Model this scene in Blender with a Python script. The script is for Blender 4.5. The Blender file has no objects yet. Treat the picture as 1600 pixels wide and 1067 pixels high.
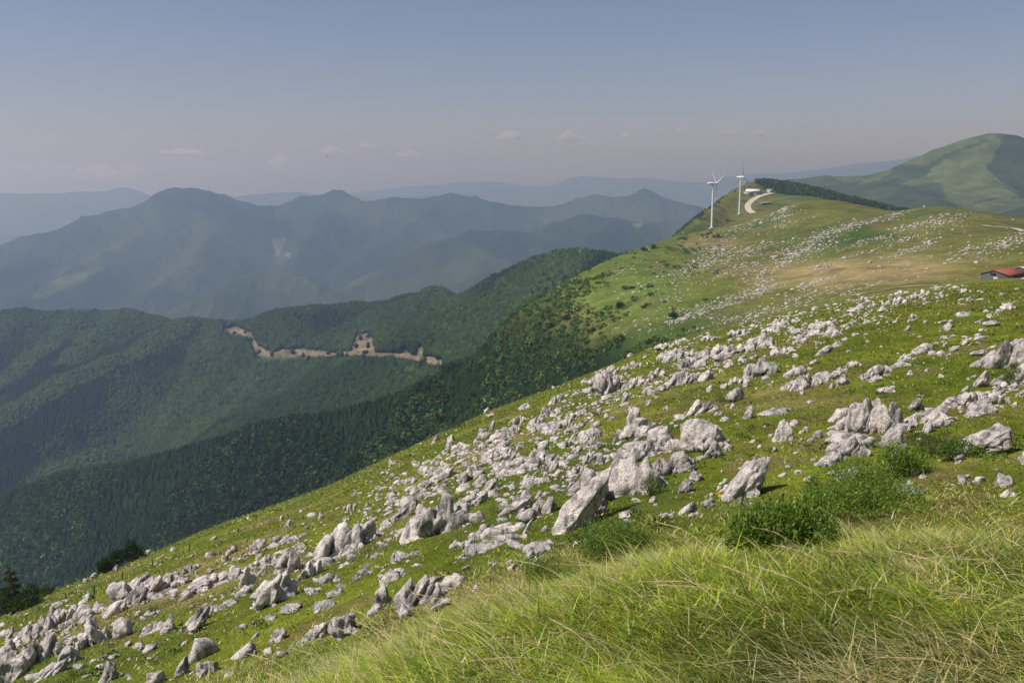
import bpy, math, random
import numpy as np
from mathutils import Vector, Matrix

# ------------------------------------------------------------------ camera, sky, sun, exposure
SC = bpy.context.scene
FPX = 1500.0; CX = 800.0; CY = 533.5; HOR = 285.0
PITCH = math.atan((CY - HOR) / FPX)
cam_d = bpy.data.cameras.new('camera'); cam = bpy.data.objects.new('camera', cam_d)
SC.collection.objects.link(cam); SC.camera = cam
cam_d.sensor_width = 36.0; cam_d.lens = 36.0 * FPX / 1600.0
cam_d.clip_start = 0.1; cam_d.clip_end = 200000.0
cam.location = (0, 0, 0); cam.rotation_euler = (math.pi / 2 - PITCH, 0, 0)

SUN_EL = math.radians(53); SUN_AZ = math.radians(-110)       # azimuth from +Y, negative = to the left
sun_dir = Vector((math.sin(SUN_AZ) * math.cos(SUN_EL), math.cos(SUN_AZ) * math.cos(SUN_EL), math.sin(SUN_EL)))
W = bpy.data.worlds.new('World'); SC.world = W; W.use_nodes = True
nt = W.node_tree; nt.nodes.clear()
sky = nt.nodes.new('ShaderNodeTexSky'); sky.sky_type = 'NISHITA'; sky.sun_disc = False
sky.sun_elevation = SUN_EL; sky.sun_rotation = SUN_AZ
sky.altitude = 1400; sky.air_density = 1.0; sky.dust_density = 3.0; sky.ozone_density = 2.5
bg = nt.nodes.new('ShaderNodeBackground'); bg.inputs['Strength'].default_value = 0.066
wo = nt.nodes.new('ShaderNodeOutputWorld')
tint = nt.nodes.new('ShaderNodeMix'); tint.data_type = 'RGBA'; tint.blend_type = 'MULTIPLY'; tint.inputs[0].default_value = 1.0
tint.inputs[7].default_value = (1.11, 0.935, 0.97, 1)          # a hazy summer sky is a little more lavender than clean air
nt.links.new(sky.outputs[0], tint.inputs[6]); nt.links.new(tint.outputs[2], bg.inputs[0]); nt.links.new(bg.outputs[0], wo.inputs[0])
sun_d = bpy.data.lights.new('sun', 'SUN'); sun_d.energy = 4.2; sun_d.angle = math.radians(0.5); sun_d.color = (1.0, 0.93, 0.84)
sun = bpy.data.objects.new('sun', sun_d); SC.collection.objects.link(sun)
sun.rotation_euler = (-sun_dir).to_track_quat('-Z', 'Y').to_euler()
SC.view_settings.view_transform = 'Standard'; SC.view_settings.look = 'None'
SC.view_settings.exposure = 0.4; SC.view_settings.gamma = 1.0; SC.view_settings.use_curve_mapping = False
SC.cycles.use_denoising = True
SC.cycles.max_bounces = 5; SC.cycles.diffuse_bounces = 2; SC.cycles.volume_bounces = 1
SC.cycles.transparent_max_bounces = 8; SC.cycles.glossy_bounces = 1

# ------------------------------------------------------------------ pixel <-> world helpers (pixels of the 1600 px photograph)
cp, sp = math.cos(PITCH), math.sin(PITCH)
def px_dir(px, py):                       # azimuth and slope (z per horizontal metre) of a sight line
    px = np.asarray(px, float); py = np.asarray(py, float)
    X = px - CX; U = -(py - CY)
    dx = X; dy = FPX * cp + U * sp; dz = -FPX * sp + U * cp
    return np.arctan2(dx, dy), dz / np.hypot(dx, dy)
def project(x, y, z):
    f = y * cp - z * sp; u = y * sp + z * cp
    f = np.where(np.abs(f) < 1e-6, 1e-6, f)
    return CX + FPX * x / f, CY - FPX * u / f, f
def pt(px, py, r):
    a, s = px_dir(px, py)
    return float(math.sin(a) * r), float(math.cos(a) * r), float(s * r)

# ------------------------------------------------------------------ noise
def _hash(ix, iy, iz, seed):
    h = (ix.astype(np.int64) * 374761393 + iy.astype(np.int64) * 668265263 + iz.astype(np.int64) * 2147483647 + seed * 1274126177) & 0xffffffff
    h = ((h ^ (h >> 13)) * 1274126177) & 0xffffffff
    h = ((h ^ (h >> 16)) * 2246822519) & 0xffffffff
    return ((h ^ (h >> 15)) & 0xffffff) / float(0xffffff)
def noise3(x, y, z, seed=0):
    x = np.asarray(x, float); y = np.asarray(y, float); z = np.asarray(z, float) + 0 * x
    x0 = np.floor(x); y0 = np.floor(y); z0 = np.floor(z)
    fx, fy, fz = x - x0, y - y0, z - z0
    fx, fy, fz = [f * f * f * (f * (f * 6 - 15) + 10) for f in (fx, fy, fz)]
    r = 0
    for a in (0, 1):
        for b in (0, 1):
            for c in (0, 1):
                w = (fx if a else 1 - fx) * (fy if b else 1 - fy) * (fz if c else 1 - fz)
                r = r + w * _hash(x0 + a, y0 + b, z0 + c, seed)
    return r * 2 - 1
def fbm(x, y, z=0.0, oct=4, seed=0, gain=0.5, lac=2.03):
    r = 0; a = 1.0; t = 0
    for i in range(oct):
        r = r + a * noise3(np.asarray(x) * lac**i + 17.3 * i, np.asarray(y) * lac**i - 9.1 * i, np.asarray(z) * lac**i + 3.7 * i, seed + i)
        t += a; a *= gain
    return r / t
def ridged(x, y, z=0.0, oct=4, seed=0, gain=0.5):
    r = 0; a = 1.0; t = 0
    for i in range(oct):
        n = 1 - np.abs(noise3(np.asarray(x) * 2.07**i + 7.3 * i, np.asarray(y) * 2.07**i, np.asarray(z) * 2.07**i, seed + i)) * 1.6
        r = r + a * n; t += a; a *= gain
    return r / t
def sstep(a, b, x):
    t = np.clip((x - a) / (b - a), 0, 1); return t * t * (3 - 2 * t)

# ------------------------------------------------------------------ mesh and object helpers
COL = SC.collection
def np_mesh(name, V, faces, mats=(), col=None, smooth=True, mat_idx=None):
    """faces: list of int arrays (n,k)"""
    me = bpy.data.meshes.new(name)
    V = np.ascontiguousarray(V, dtype=np.float32)
    faces = [np.asarray(f, dtype=np.int32) for f in faces if len(f)]
    idx = np.concatenate([f.ravel() for f in faces])
    tot = np.concatenate([np.full(len(f), f.shape[1], dtype=np.int32) for f in faces])
    st = np.concatenate([[0], np.cumsum(tot)[:-1]]).astype(np.int32)
    me.vertices.add(len(V)); me.vertices.foreach_set('co', V.ravel())
    me.loops.add(len(idx)); me.loops.foreach_set('vertex_index', idx)
    me.polygons.add(len(tot)); me.polygons.foreach_set('loop_start', st); me.polygons.foreach_set('loop_total', tot)
    if smooth: me.polygons.foreach_set('use_smooth', np.ones(len(tot), dtype=bool))
    if mat_idx is not None: me.polygons.foreach_set('material_index', np.asarray(mat_idx, dtype=np.int32))
    me.update(calc_edges=True)
    if col is not None:
        at = me.color_attributes.new('Col', 'FLOAT_COLOR', 'POINT')
        c = np.ones((len(V), 4), dtype=np.float32); c[:, :3] = col
        at.data.foreach_set('color', c.ravel())
    for m in mats: me.materials.append(m)
    return me
def tag(o, label=None, cat=None, group=None, kind=None):
    if label: o['label'] = label
    if cat: o['category'] = cat
    if group: o['group'] = group
    if kind: o['kind'] = kind
    return o
def link(name, me, parent=None, loc=(0, 0, 0)):
    o = bpy.data.objects.new(name, me); COL.objects.link(o)
    if parent is not None: o.parent = parent
    o.location = loc
    return o
def empty(name, loc, rz=0.0):
    o = bpy.data.objects.new(name, None); COL.objects.link(o); o.location = loc; o.rotation_euler = (0, 0, rz)
    o.empty_display_size = 0.3
    return o
class MB:
    """collects simple shapes into one mesh"""
    def __init__(s): s.V = []; s.Q = []; s.T = []; s.n = 0
    def add(s, v, q=None, t=None):
        v = np.asarray(v, float)
        if q is not None and len(q): s.Q.append(np.asarray(q) + s.n)
        if t is not None and len(t): s.T.append(np.asarray(t) + s.n)
        s.V.append(v); s.n += len(v)
    def box(s, c, d, rz=0.0):
        x, y, z = [k / 2 for k in d]
        v = np.array([[i, j, k] for i in (-x, x) for j in (-y, y) for k in (-z, z)])
        ca, sa = math.cos(rz), math.sin(rz)
        v = np.c_[v[:, 0] * ca - v[:, 1] * sa, v[:, 0] * sa + v[:, 1] * ca, v[:, 2]] + np.array(c)
        s.add(v, [[0, 1, 3, 2], [4, 6, 7, 5], [0, 4, 5, 1], [2, 3, 7, 6], [0, 2, 6, 4], [1, 5, 7, 3]])
    def tube(s, pts, rad, n=8, cap=True):
        pts = np.asarray(pts, float); rad = np.broadcast_to(rad, (len(pts),))
        rows = []
        up = np.array([0, 0, 1.0])
        for i, p in enumerate(pts):
            d = pts[min(i + 1, len(pts) - 1)] - pts[max(i - 1, 0)]; d /= np.linalg.norm(d) + 1e-9
            a = np.cross(d, up if abs(d[2]) < 0.95 else np.array([1.0, 0, 0])); a /= np.linalg.norm(a)
            b = np.cross(d, a)
            th = np.linspace(0, 2 * math.pi, n, endpoint=False)
            rows.append(p + rad[i] * (np.cos(th)[:, None] * a + np.sin(th)[:, None] * b))
        v = np.concatenate(rows); q = []
        for i in range(len(pts) - 1):
            for k in range(n):
                q.append([i * n + k, i * n + (k + 1) % n, (i + 1) * n + (k + 1) % n, (i + 1) * n + k])
        t = []
        if cap:
            v = np.concatenate([v, pts[:1], pts[-1:]]); m = len(pts) * n
            for k in range(n):
                t.append([m, (k + 1) % n, k]); t.append([m + 1, (len(pts) - 1) * n + k, (len(pts) - 1) * n + (k + 1) % n])
        s.add(v, q, t)
    def mesh(s, name, mats=(), smooth=False, col=None):
        f = []
        if s.Q: f.append(np.concatenate(s.Q))
        if s.T: f.append(np.concatenate(s.T))
        return np_mesh(name, np.concatenate(s.V), f, mats, col, smooth)
_ico = {}
def ico(sub):
    if sub in _ico: return _ico[sub]
    import bmesh
    bm = bmesh.new(); bmesh.ops.create_icosphere(bm, subdivisions=sub, radius=1.0)
    v = np.array([x.co[:] for x in bm.verts]); f = np.array([[x.index for x in p.verts] for p in bm.faces]); bm.free()
    v /= np.linalg.norm(v, axis=1)[:, None]
    _ico[sub] = (v, f); return _ico[sub]

# ------------------------------------------------------------------ materials
def new_mat(name):
    m = bpy.data.materials.new(name); m.use_nodes = True
    n = m.node_tree; b = n.nodes['Principled BSDF']; b.inputs['Roughness'].default_value = 0.9
    b.inputs['Specular IOR Level'].default_value = 0.15
    return m, n, b
def N(n, t, **k):
    x = n.nodes.new(t)
    for a, v in k.items():
        if hasattr(x, a): setattr(x, a, v)
        else: x.inputs[a].default_value = v
    return x
def plain(name, col, rough=0.7, var=0.12, scale=3.0, metal=0.0):
    m, n, b = new_mat(name)
    tc = N(n, 'ShaderNodeTexCoord'); no = N(n, 'ShaderNodeTexNoise'); no.inputs['Scale'].default_value = scale; no.inputs['Detail'].default_value = 5
    n.links.new(tc.outputs['Object'], no.inputs['Vector'])
    mx = N(n, 'ShaderNodeMix'); mx.data_type = 'RGBA'
    mx.inputs[6].default_value = (*[c * (1 - var) for c in col], 1); mx.inputs[7].default_value = (*[min(1, c * (1 + var)) for c in col], 1)
    n.links.new(no.outputs['Fac'], mx.inputs[0]); n.links.new(mx.outputs[2], b.inputs['Base Color'])
    b.inputs['Roughness'].default_value = rough; b.inputs['Metallic'].default_value = metal
    return m
def ground_mat(name, scales, bump=0.0, bscale=1.0, amp=0.35):
    """vertex colour times layered noise"""
    m, n, b = new_mat(name)
    tc = N(n, 'ShaderNodeTexCoord'); at = N(n, 'ShaderNodeVertexColor'); at.layer_name = 'Col'
    cur = at.outputs['Color']; last = None
    for i, s in enumerate(scales):
        no = N(n, 'ShaderNodeTexNoise'); no.inputs['Scale'].default_value = s; no.inputs['Detail'].default_value = 6; no.inputs['Roughness'].default_value = 0.65
        n.links.new(tc.outputs['Object'], no.inputs['Vector'])
        mr = N(n, 'ShaderNodeMapRange'); mr.inputs['From Min'].default_value = 0.3; mr.inputs['From Max'].default_value = 0.7
        mr.inputs['To Min'].default_value = 1 - amp; mr.inputs['To Max'].default_value = 1 + amp
        n.links.new(no.outputs['Fac'], mr.inputs['Value'])
        vm = N(n, 'ShaderNodeVectorMath', operation='SCALE'); n.links.new(cur, vm.inputs[0]); n.links.new(mr.outputs[0], vm.inputs['Scale'])
        cur = vm.outputs[0]; last = no
    n.links.new(cur, b.inputs['Base Color'])
    if bump:
        no = N(n, 'ShaderNodeTexNoise'); no.inputs['Scale'].default_value = bscale; no.inputs['Detail'].default_value = 7; no.inputs['Roughness'].default_value = 0.7
        n.links.new(tc.outputs['Object'], no.inputs['Vector'])
        bp = N(n, 'ShaderNodeBump'); bp.inputs['Strength'].default_value = 1.0; bp.inputs['Distance'].default_value = bump
        n.links.new(no.outputs['Fac'], bp.inputs['Height']); n.links.new(bp.outputs[0], b.inputs['Normal'])
    b.inputs['Roughness'].default_value = 1.0; b.inputs['Specular IOR Level'].default_value = 0.0
    return m
def leaf_mat(name, trans=0.35, attr=True, col=(0.06, 0.1, 0.02), gloss=0.03):
    m = bpy.data.materials.new(name); m.use_nodes = True; n = m.node_tree; n.nodes.clear()
    o = N(n, 'ShaderNodeOutputMaterial'); d = N(n, 'ShaderNodeBsdfDiffuse'); t = N(n, 'ShaderNodeBsdfTranslucent'); mx = N(n, 'ShaderNodeMixShader')
    g = N(n, 'ShaderNodeBsdfGlossy'); g.inputs['Roughness'].default_value = 0.45; mg = N(n, 'ShaderNodeMixShader'); mg.inputs[0].default_value = gloss
    if attr:
        a = N(n, 'ShaderNodeVertexColor'); a.layer_name = 'Col'; n.links.new(a.outputs[0], d.inputs[0]); n.links.new(a.outputs[0], t.inputs[0])
    else:
        d.inputs[0].default_value = (*col, 1); t.inputs[0].default_value = (*col, 1)
    mx.inputs[0].default_value = trans
    n.links.new(d.outputs[0], mx.inputs[1]); n.links.new(t.outputs[0], mx.inputs[2])
    n.links.new(mx.outputs[0], mg.inputs[1]); n.links.new(g.outputs[0], mg.inputs[2]); n.links.new(mg.outputs[0], o.inputs[0])
    return m
def rock_mat(name, gain, dark):
    m, n, b = new_mat(name)
    tc = N(n, 'ShaderNodeTexCoord'); geo = N(n, 'ShaderNodeNewGeometry'); oi = N(n, 'ShaderNodeObjectInfo')
    off = N(n, 'ShaderNodeVectorMath', operation='ADD'); sc_ = N(n, 'ShaderNodeVectorMath', operation='SCALE'); sc_.inputs['Scale'].default_value = 37.0
    cmb = N(n, 'ShaderNodeCombineXYZ')
    for k in range(3): n.links.new(oi.outputs['Random'], cmb.inputs[k])
    n.links.new(cmb.outputs[0], sc_.inputs[0]); n.links.new(tc.outputs['Object'], off.inputs[0]); n.links.new(sc_.outputs[0], off.inputs[1])
    def noi(scale, detail=6, rough=0.6, vec=None, dist=0.0):
        x = N(n, 'ShaderNodeTexNoise'); x.inputs['Scale'].default_value = scale; x.inputs['Detail'].default_value = detail; x.inputs['Roughness'].default_value = rough; x.inputs['Distortion'].default_value = dist
        n.links.new(vec if vec is not None else off.outputs[0], x.inputs['Vector']); return x.outputs['Fac']
    mp = N(n, 'ShaderNodeMapping'); mp.inputs['Scale'].default_value = (1, 1, 0.22); mp.inputs['Rotation'].default_value = (0.1, -0.35, 0); n.links.new(off.outputs[0], mp.inputs['Vector'])
    streak = noi(3.2, 7, 0.65, mp.outputs[0], 0.6)
    big = noi(0.9, 4, 0.6); spots = noi(7.0, 5, 0.7); fine = noi(26.0, 5, 0.7)
    def ramp(fac, a, b_, c0, c1):
        r = N(n, 'ShaderNodeValToRGB'); r.color_ramp.elements[0].position = a; r.color_ramp.elements[1].position = b_
        r.color_ramp.elements[0].color = (*c0, 1); r.color_ramp.elements[1].color = (*c1, 1); n.links.new(fac, r.inputs[0]); return r.outputs[0]
    def mul(a, b_, f=1.0):
        x = N(n, 'ShaderNodeMix'); x.data_type = 'RGBA'; x.blend_type = 'MULTIPLY'; x.inputs[0].default_value = f
        n.links.new(a, x.inputs[6]); n.links.new(b_, x.inputs[7]); return x.outputs[2]
    c = ramp(big, 0.36, 0.62, tuple(gain * q for q in (0.50, 0.47, 0.455)), tuple(gain * q for q in (0.76, 0.70, 0.655)))
    c = mul(c, ramp(streak, 0.40, 0.54, (0.32, 0.32, 0.33), (1, 1, 1)), dark)
    c = mul(c, ramp(spots, 0.33, 0.47, (0.40, 0.39, 0.38), (1, 1, 1)), 0.7)
    c = mul(c, ramp(fine, 0.3, 0.6, (0.75, 0.75, 0.76), (1.06, 1.05, 1.04)), 0.8)
    n.links.new(c, b.inputs['Base Color'])
    ad = N(n, 'ShaderNodeMath', operation='ADD'); n.links.new(streak, ad.inputs[0]); n.links.new(spots, ad.inputs[1])
    ad2 = N(n, 'ShaderNodeMath', operation='MULTIPLY_ADD'); n.links.new(fine, ad2.inputs[0]); ad2.inputs[1].default_value = 0.3; n.links.new(ad.outputs[0], ad2.inputs[2])
    bp = N(n, 'ShaderNodeBump'); bp.inputs['Strength'].default_value = 0.9; bp.inputs['Distance'].default_value = 0.2
    n.links.new(ad2.outputs[0], bp.inputs['Height']); n.links.new(bp.outputs[0], b.inputs['Normal'])
    b.inputs['Roughness'].default_value = 0.95
    return m
M_GRASSGROUND = ground_mat('meadow_turf', (0.35, 2.2, 9.0), bump=0.05, bscale=7.0, amp=0.26)
M_HILL = ground_mat('hill_cover', (0.012, 0.06, 0.35), bump=1.6, bscale=0.11, amp=0.2)
M_FAR = ground_mat('mountain_cover', (0.0015, 0.008, 0.03), bump=14.0, bscale=0.016, amp=0.25)
M_LEAF = leaf_mat('leaves', 0.35, gloss=0.015); M_CROWN = leaf_mat('forest_foliage', 0.12, gloss=0.0); M_GRASS = leaf_mat('grass_blades', 0.38, gloss=0.05)
M_ROCK = rock_mat('limestone', 1.13, 0.95); M_ROCKW = rock_mat('clean_limestone', 1.3, 0.55); M_ROCKD = rock_mat('dark_limestone', 0.95, 1.0)
M_BARK = plain('bark', (0.10, 0.075, 0.055), 0.95, 0.3, 6.0)
M_WHITE = plain('white_paint', (0.58, 0.59, 0.60), 0.5, 0.04)
M_POST = plain('weathered_wood', (0.13, 0.11, 0.09), 0.95, 0.3, 5.0)
M_ROAD = plain('pale_gravel', (0.42, 0.37, 0.32), 0.95, 0.2, 0.5)
# ------------------------------------------------------------------ ground: the near meadow slope
SIL = np.array([(-300, 1075, 100), (0, 968, 112), (60, 934, 115), (200, 880, 125), (330, 824, 135), (430, 790, 140), (520, 757, 145), (600, 718, 150),
                (680, 682, 155), (760, 645, 165), (850, 612, 175), (940, 577, 190), (1000, 550, 205), (1080, 523, 225), (1200, 497, 250),
                (1320, 470, 280), (1440, 452, 300), (1530, 438, 310), (1600, 434, 320), (1900, 424, 335)], float)
H0, H1 = 1.7, 4.8
_a, _s = px_dir(SIL[:, 0], SIL[:, 1])
_K = H1 / SIL[:, 2]**2
_C = _s + 2 * np.sqrt(H1 * _K)
def smooth_interp(x, xp, fp, w=0.012):
    return sum(k * np.interp(x + d * w, xp, fp) for d, k in ((-1.5, .15), (-.75, .22), (0, .26), (.75, .22), (1.5, .15)))
def near_rs(phi): return smooth_interp(phi, _a, SIL[:, 2])
def near_z(x, y, detail=True):
    x = np.asarray(x, float); y = np.asarray(y, float)
    r = np.hypot(x, y); phi = np.arctan2(x, y)
    pl = 0.44 * np.sin(phi) - 0.20 * np.cos(phi)
    ins = 1 - sstep(math.radians(31), math.radians(50), np.abs(phi))
    C = smooth_interp(phi, _a, _C) * ins + pl * (1 - ins)
    K = smooth_interp(phi, _a, _K)
    h = H0 + (H1 - H0) * sstep(4.5, 17.0, r)
    rs = near_rs(phi)
    z = -h + C * r - K * r * r
    over = np.maximum(0, r - rs * 1.25)
    left = 1 - sstep(-0.05, 0.3, phi)
    z = z - over**2 * (0.0035 * left + 0.0004)
    if detail:
        z = z + 0.05 * fbm(x * 0.9, y * 0.9, 0, 3, 11) * sstep(1.0, 5, r) + 0.35 * fbm(x / 14, y / 14, 0, 3, 12) * sstep(12, 40, r) * (1 - 0.5 * sstep(rs * 0.6, rs, r)) + 0.10 * fbm(x / 2.5, y / 2.5, 0, 3, 13) * sstep(10, 25, r)
    return z
# hill table: column pixel, then (py, range) for the foot, the middle, the crest
HT = [(-250, 1010, 1100, 930, 1200, 860, 1320), (0, 1000, 1030, 880, 1110, 784, 1200), (112, 945, 960, 835, 1040, 746, 1110), (188, 920, 900, 820, 980, 735, 1050),
      (285, 880, 820, 790, 890, 712, 960), (349, 860, 770, 770, 840, 694, 910), (394, 845, 740, 750, 810, 671, 870), (469, 820, 690, 735, 760, 660, 820),
      (520, 800, 660, 725, 720, 656, 780), (600, 765, 600, 695, 660, 635, 730), (690, 725, 530, 655, 600, 592, 680), (745, 695, 490, 625, 560, 562, 650),
      (780, 680, 470, 600, 530, 515, 610), (830, 660, 440, 565, 500, 472, 600), (890, 635, 410, 540, 480, 438, 610), (940, 615, 390, 515, 470, 410, 650),
      (1000, 590, 370, 480, 480, 388, 720), (1045, 570, 360, 460, 500, 372, 800), (1100, 550, 350, 445, 510, 361, 950), (1150, 535, 350, 425, 540, 350, 1040),
      (1200, 520, 350, 405, 600, 334, 1010), (1250, 508, 345, 395, 620, 314, 950), (1300, 498, 340, 390, 620, 312, 920), (1350, 488, 340, 388, 600, 322, 880),
      (1400, 478, 345, 388, 590, 331, 850), (1450, 470, 350, 385, 580, 322, 830), (1500, 465, 350, 382, 570, 325, 830), (1600, 458, 360, 380, 560, 340, 900), (1850, 455, 370, 385, 560, 352, 900)]
HT = np.array(HT, float)
DIP = {1045: (385, 900), 1100: (374, 1010), 1150: (356, 1110), 1200: (342, 1120), 1250: (330, 1080), 1300: (330, 1030), 1350: (337, 980), 1400: (342, 950), 1450: (342, 930)}
C4 = [(1045, 374, 1050), (1060, 362, 1080), (1080, 345, 1120), (1110, 325, 1200), (1140, 301, 1350), (1165, 286, 1450), (1200, 285, 1500), (1240, 292, 1500), (1290, 302, 1450), (1330, 314, 1400), (1390, 328, 1300), (1450, 340, 1250), (1600, 355, 1250), (1850, 360, 1250)]
rows = []
def row(px, py, r):
    px, py, r = [np.asarray(k, float) for k in (px, py, r)]
    a, s = px_dir(px, py); rows.append((a, r, s * r))
c0 = HT[:, 0]
row(c0, HT[:, 1] + 60, HT[:, 2] * 0.72)
row(c0, HT[:, 1], HT[:, 2]); row(c0, HT[:, 3], HT[:, 4]); row(c0, HT[:, 5], HT[:, 6])
dp = []
for i, c in enumerate(c0):
    if c in DIP: dp.append((c, *DIP[c]))
    elif c < 1045: dp.append((c, HT[i, 5] + 55, HT[i, 6] * 1.13))
    else: dp.append((c, HT[i, 5] + 12, HT[i, 6] * 1.12))
dp = np.array(dp); row(dp[:, 0], dp[:, 1], dp[:, 2])
c4 = [(c, HT[i, 5] + 130 - 60 * min(1, max(0, (c - 745) / 300)), HT[i, 6] * 1.3) for i, c in enumerate(c0) if c < 1030] + C4
c4 = np.array(c4, float); row(c4[:, 0], c4[:, 1], c4[:, 2]); row(c4[:, 0], c4[:, 1] + 90, c4[:, 2] * 1.35)
NR = len(rows)
def hill_z(x, y, detail=True):
    x = np.asarray(x, float); y = np.asarray(y, float); shp = x.shape
    x = x.ravel(); y = y.ravel()
    r = np.hypot(x, y); phi = np.arctan2(x, y)
    R = np.array([smooth_interp(phi, a, rr, 0.006) for a, rr, z in rows]); Z = np.array([smooth_interp(phi, a, z, 0.006) for a, rr, z in rows])
    d = np.diff(Z, axis=0) / np.diff(R, axis=0)
    m = np.zeros_like(Z); m[0] = d[0]; m[-1] = d[-1]
    w = d[:-1] * d[1:]
    m[1:-1] = np.where(w > 0, 2 * w / (d[:-1] + d[1:] + 1e-12 * np.sign(d[:-1] + d[1:])), 0.35 * (d[:-1] + d[1:]) * 0.5)
    rc = np.clip(r, R[0], R[-1]); k = np.clip((rc[None] >= R).sum(0) - 1, 0, NR - 2); j = np.arange(len(r))
    hh = R[k + 1, j] - R[k, j]; t = (rc - R[k, j]) / hh
    z = (2 * t**3 - 3 * t**2 + 1) * Z[k, j] + (t**3 - 2 * t**2 + t) * hh * m[k, j] + (-2 * t**3 + 3 * t**2) * Z[k + 1, j] + (t**3 - t**2) * hh * m[k + 1, j]
    z = z - 0.5 * np.maximum(0, r - R[-1]) + np.minimum(0, r - R[0]) * 0.2
    if detail:
        crest = 1 - np.exp(-((r - R[3]) / 60.0)**2)
        forest = 1 - sstep(-0.10, 0.02, phi)
        z = z + (2.2 * fbm(x / 60, y / 60, 0, 4, 21) + 14 * forest * (ridged(x / 210, y / 210, 0, 3, 22) - 0.5)) * (0.15 + 0.85 * crest) + 0.5 * fbm(x / 9, y / 9, 0, 3, 23)
    return z.reshape(shp)
# ------------------------------------------------------------------ ridge polylines for the forested and far mountains
def ridge_field(x, y, lines, floor, round_=30.0):
    """height = smooth maximum over crest lines of (crest height - slope * distance)"""
    shp = x.shape; x = x.ravel(); y = y.ravel()
    out = np.full(len(x), float(floor)); s2 = round_ * 0.35
    acc = np.exp((out - floor) / s2 * 0)    # log-sum in a shifted frame
    best = out.copy(); stack = [out]
    for pts, sl in lines:
        P = np.array([pt(*p) for p in pts]); b = np.full(len(x), -1e9)
        for i in range(len(P) - 1):
            A, B = P[i], P[i + 1]; d = B[:2] - A[:2]; L2 = d @ d
            t = np.clip(((x - A[0]) * d[0] + (y - A[1]) * d[1]) / L2, 0, 1)
            dist = np.hypot(x - A[0] - t * d[0], y - A[1] - t * d[1])
            z = A[2] + t * (B[2] - A[2]) - sl * (np.sqrt(dist**2 + round_**2) - round_)
            b = np.maximum(b, z)
        stack.append(b)
    S = np.array(stack); mx = S.max(0)
    return (mx + s2 * np.log(np.exp((S - mx) / s2).sum(0)) - 0.0).reshape(shp)
L_D = [
 ([(-150, 500, 2500), (0, 493, 2400), (60, 488, 2350), (200, 488, 2300), (240, 494, 2250), (265, 504, 2200), (300, 505, 2150), (345, 514, 2080), (400, 502, 2050), (440, 490, 2020), (520, 483, 1980), (600, 471, 1950), (650, 458, 1900), (690, 453, 1850), (735, 465, 1720), (800, 433, 1520), (850, 411, 1450), (890, 399, 1400), (950, 406, 1350), (1060, 430, 1300)], 0.55),
 ([(311, 501, 2140), (262, 519, 2070), (225, 546, 2010), (112, 588, 1930), (49, 618, 1870), (0, 648, 1810), (-120, 700, 1730)], 0.55),
 ([(440, 548, 1880), (401, 592, 1790), (367, 613, 1750), (330, 651, 1680), (292, 705, 1590), (240, 760, 1520)], 0.55),
 ([(120, 495, 2300), (70, 560, 2150), (0, 610, 2080)], 0.6),
 ([(200, 490, 2290), (150, 530, 2180), (110, 570, 2050)], 0.6),
 ([(345, 516, 2080), (330, 560, 1930), (270, 640, 1780), (180, 700, 1680), (90, 740, 1600)], 0.6),
 ([(560, 560, 1760), (530, 600, 1640), (470, 650, 1530)], 0.6), ([(640, 575, 1650), (600, 610, 1520), (560, 640, 1400)], 0.6),
 ([(690, 455, 1840), (720, 520, 1600), (700, 560, 1450)], 0.6), ([(890, 400, 1400), (830, 470, 1240), (780, 530, 1120)], 0.6)]
L_B = [
 ([(-200, 385, 5600), (0, 360, 6000), (60, 347, 6000), (110, 337, 6050), (135, 322, 6100), (200, 312, 6200), (240, 300, 6300), (270, 292, 6400), (300, 290, 6500), (345, 297, 6600), (400, 317, 6700), (430, 323, 6800), (470, 305, 6800), (520, 297, 6800), (570, 306, 6800), (610, 301, 6800), (640, 303, 6800), (690, 299, 6800), (740, 299, 6800), (780, 308, 6900), (830, 319, 7000), (870, 315, 7000), (930, 303, 7000), (970, 305, 7000), (1010, 298, 7000), (1060, 306, 7000), (1095, 313, 7000), (1200, 335, 7000), (1350, 345, 7000)], 0.5),
 ([(180, 500, 4100), (250, 480, 4200), (330, 450, 4350), (400, 425, 4500), (450, 425, 4500), (480, 433, 4450), (515, 446, 4400), (560, 480, 4300)], 0.55),
 ([(540, 460, 4600), (560, 444, 4700), (630, 402, 4900), (682, 368, 5000), (730, 356, 5050), (770, 353, 5100), (831, 349, 5200), (866, 337, 5300), (962, 330, 5400), (1050, 324, 5500), (1150, 340, 5600)], 0.5),
 ([(300, 292, 6500), (230, 350, 5900), (120, 400, 5300), (40, 440, 4900), (-40, 480, 4600)], 0.5),
 ([(300, 292, 6500), (330, 350, 5900), (300, 400, 5300), (240, 440, 4900)], 0.5),
 ([(520, 298, 6800), (500, 350, 6200), (450, 400, 5600)], 0.5), ([(690, 300, 6800), (640, 345, 6200), (580, 385, 5700)], 0.5),
 ([(60, 348, 6000), (20, 400, 5500), (-60, 430, 5100)], 0.5), ([(730, 356, 5050), (760, 400, 4600), (740, 440, 4300)], 0.5), ([(962, 331, 5400), (930, 370, 4900), (880, 400, 4600)], 0.5)]
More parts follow.
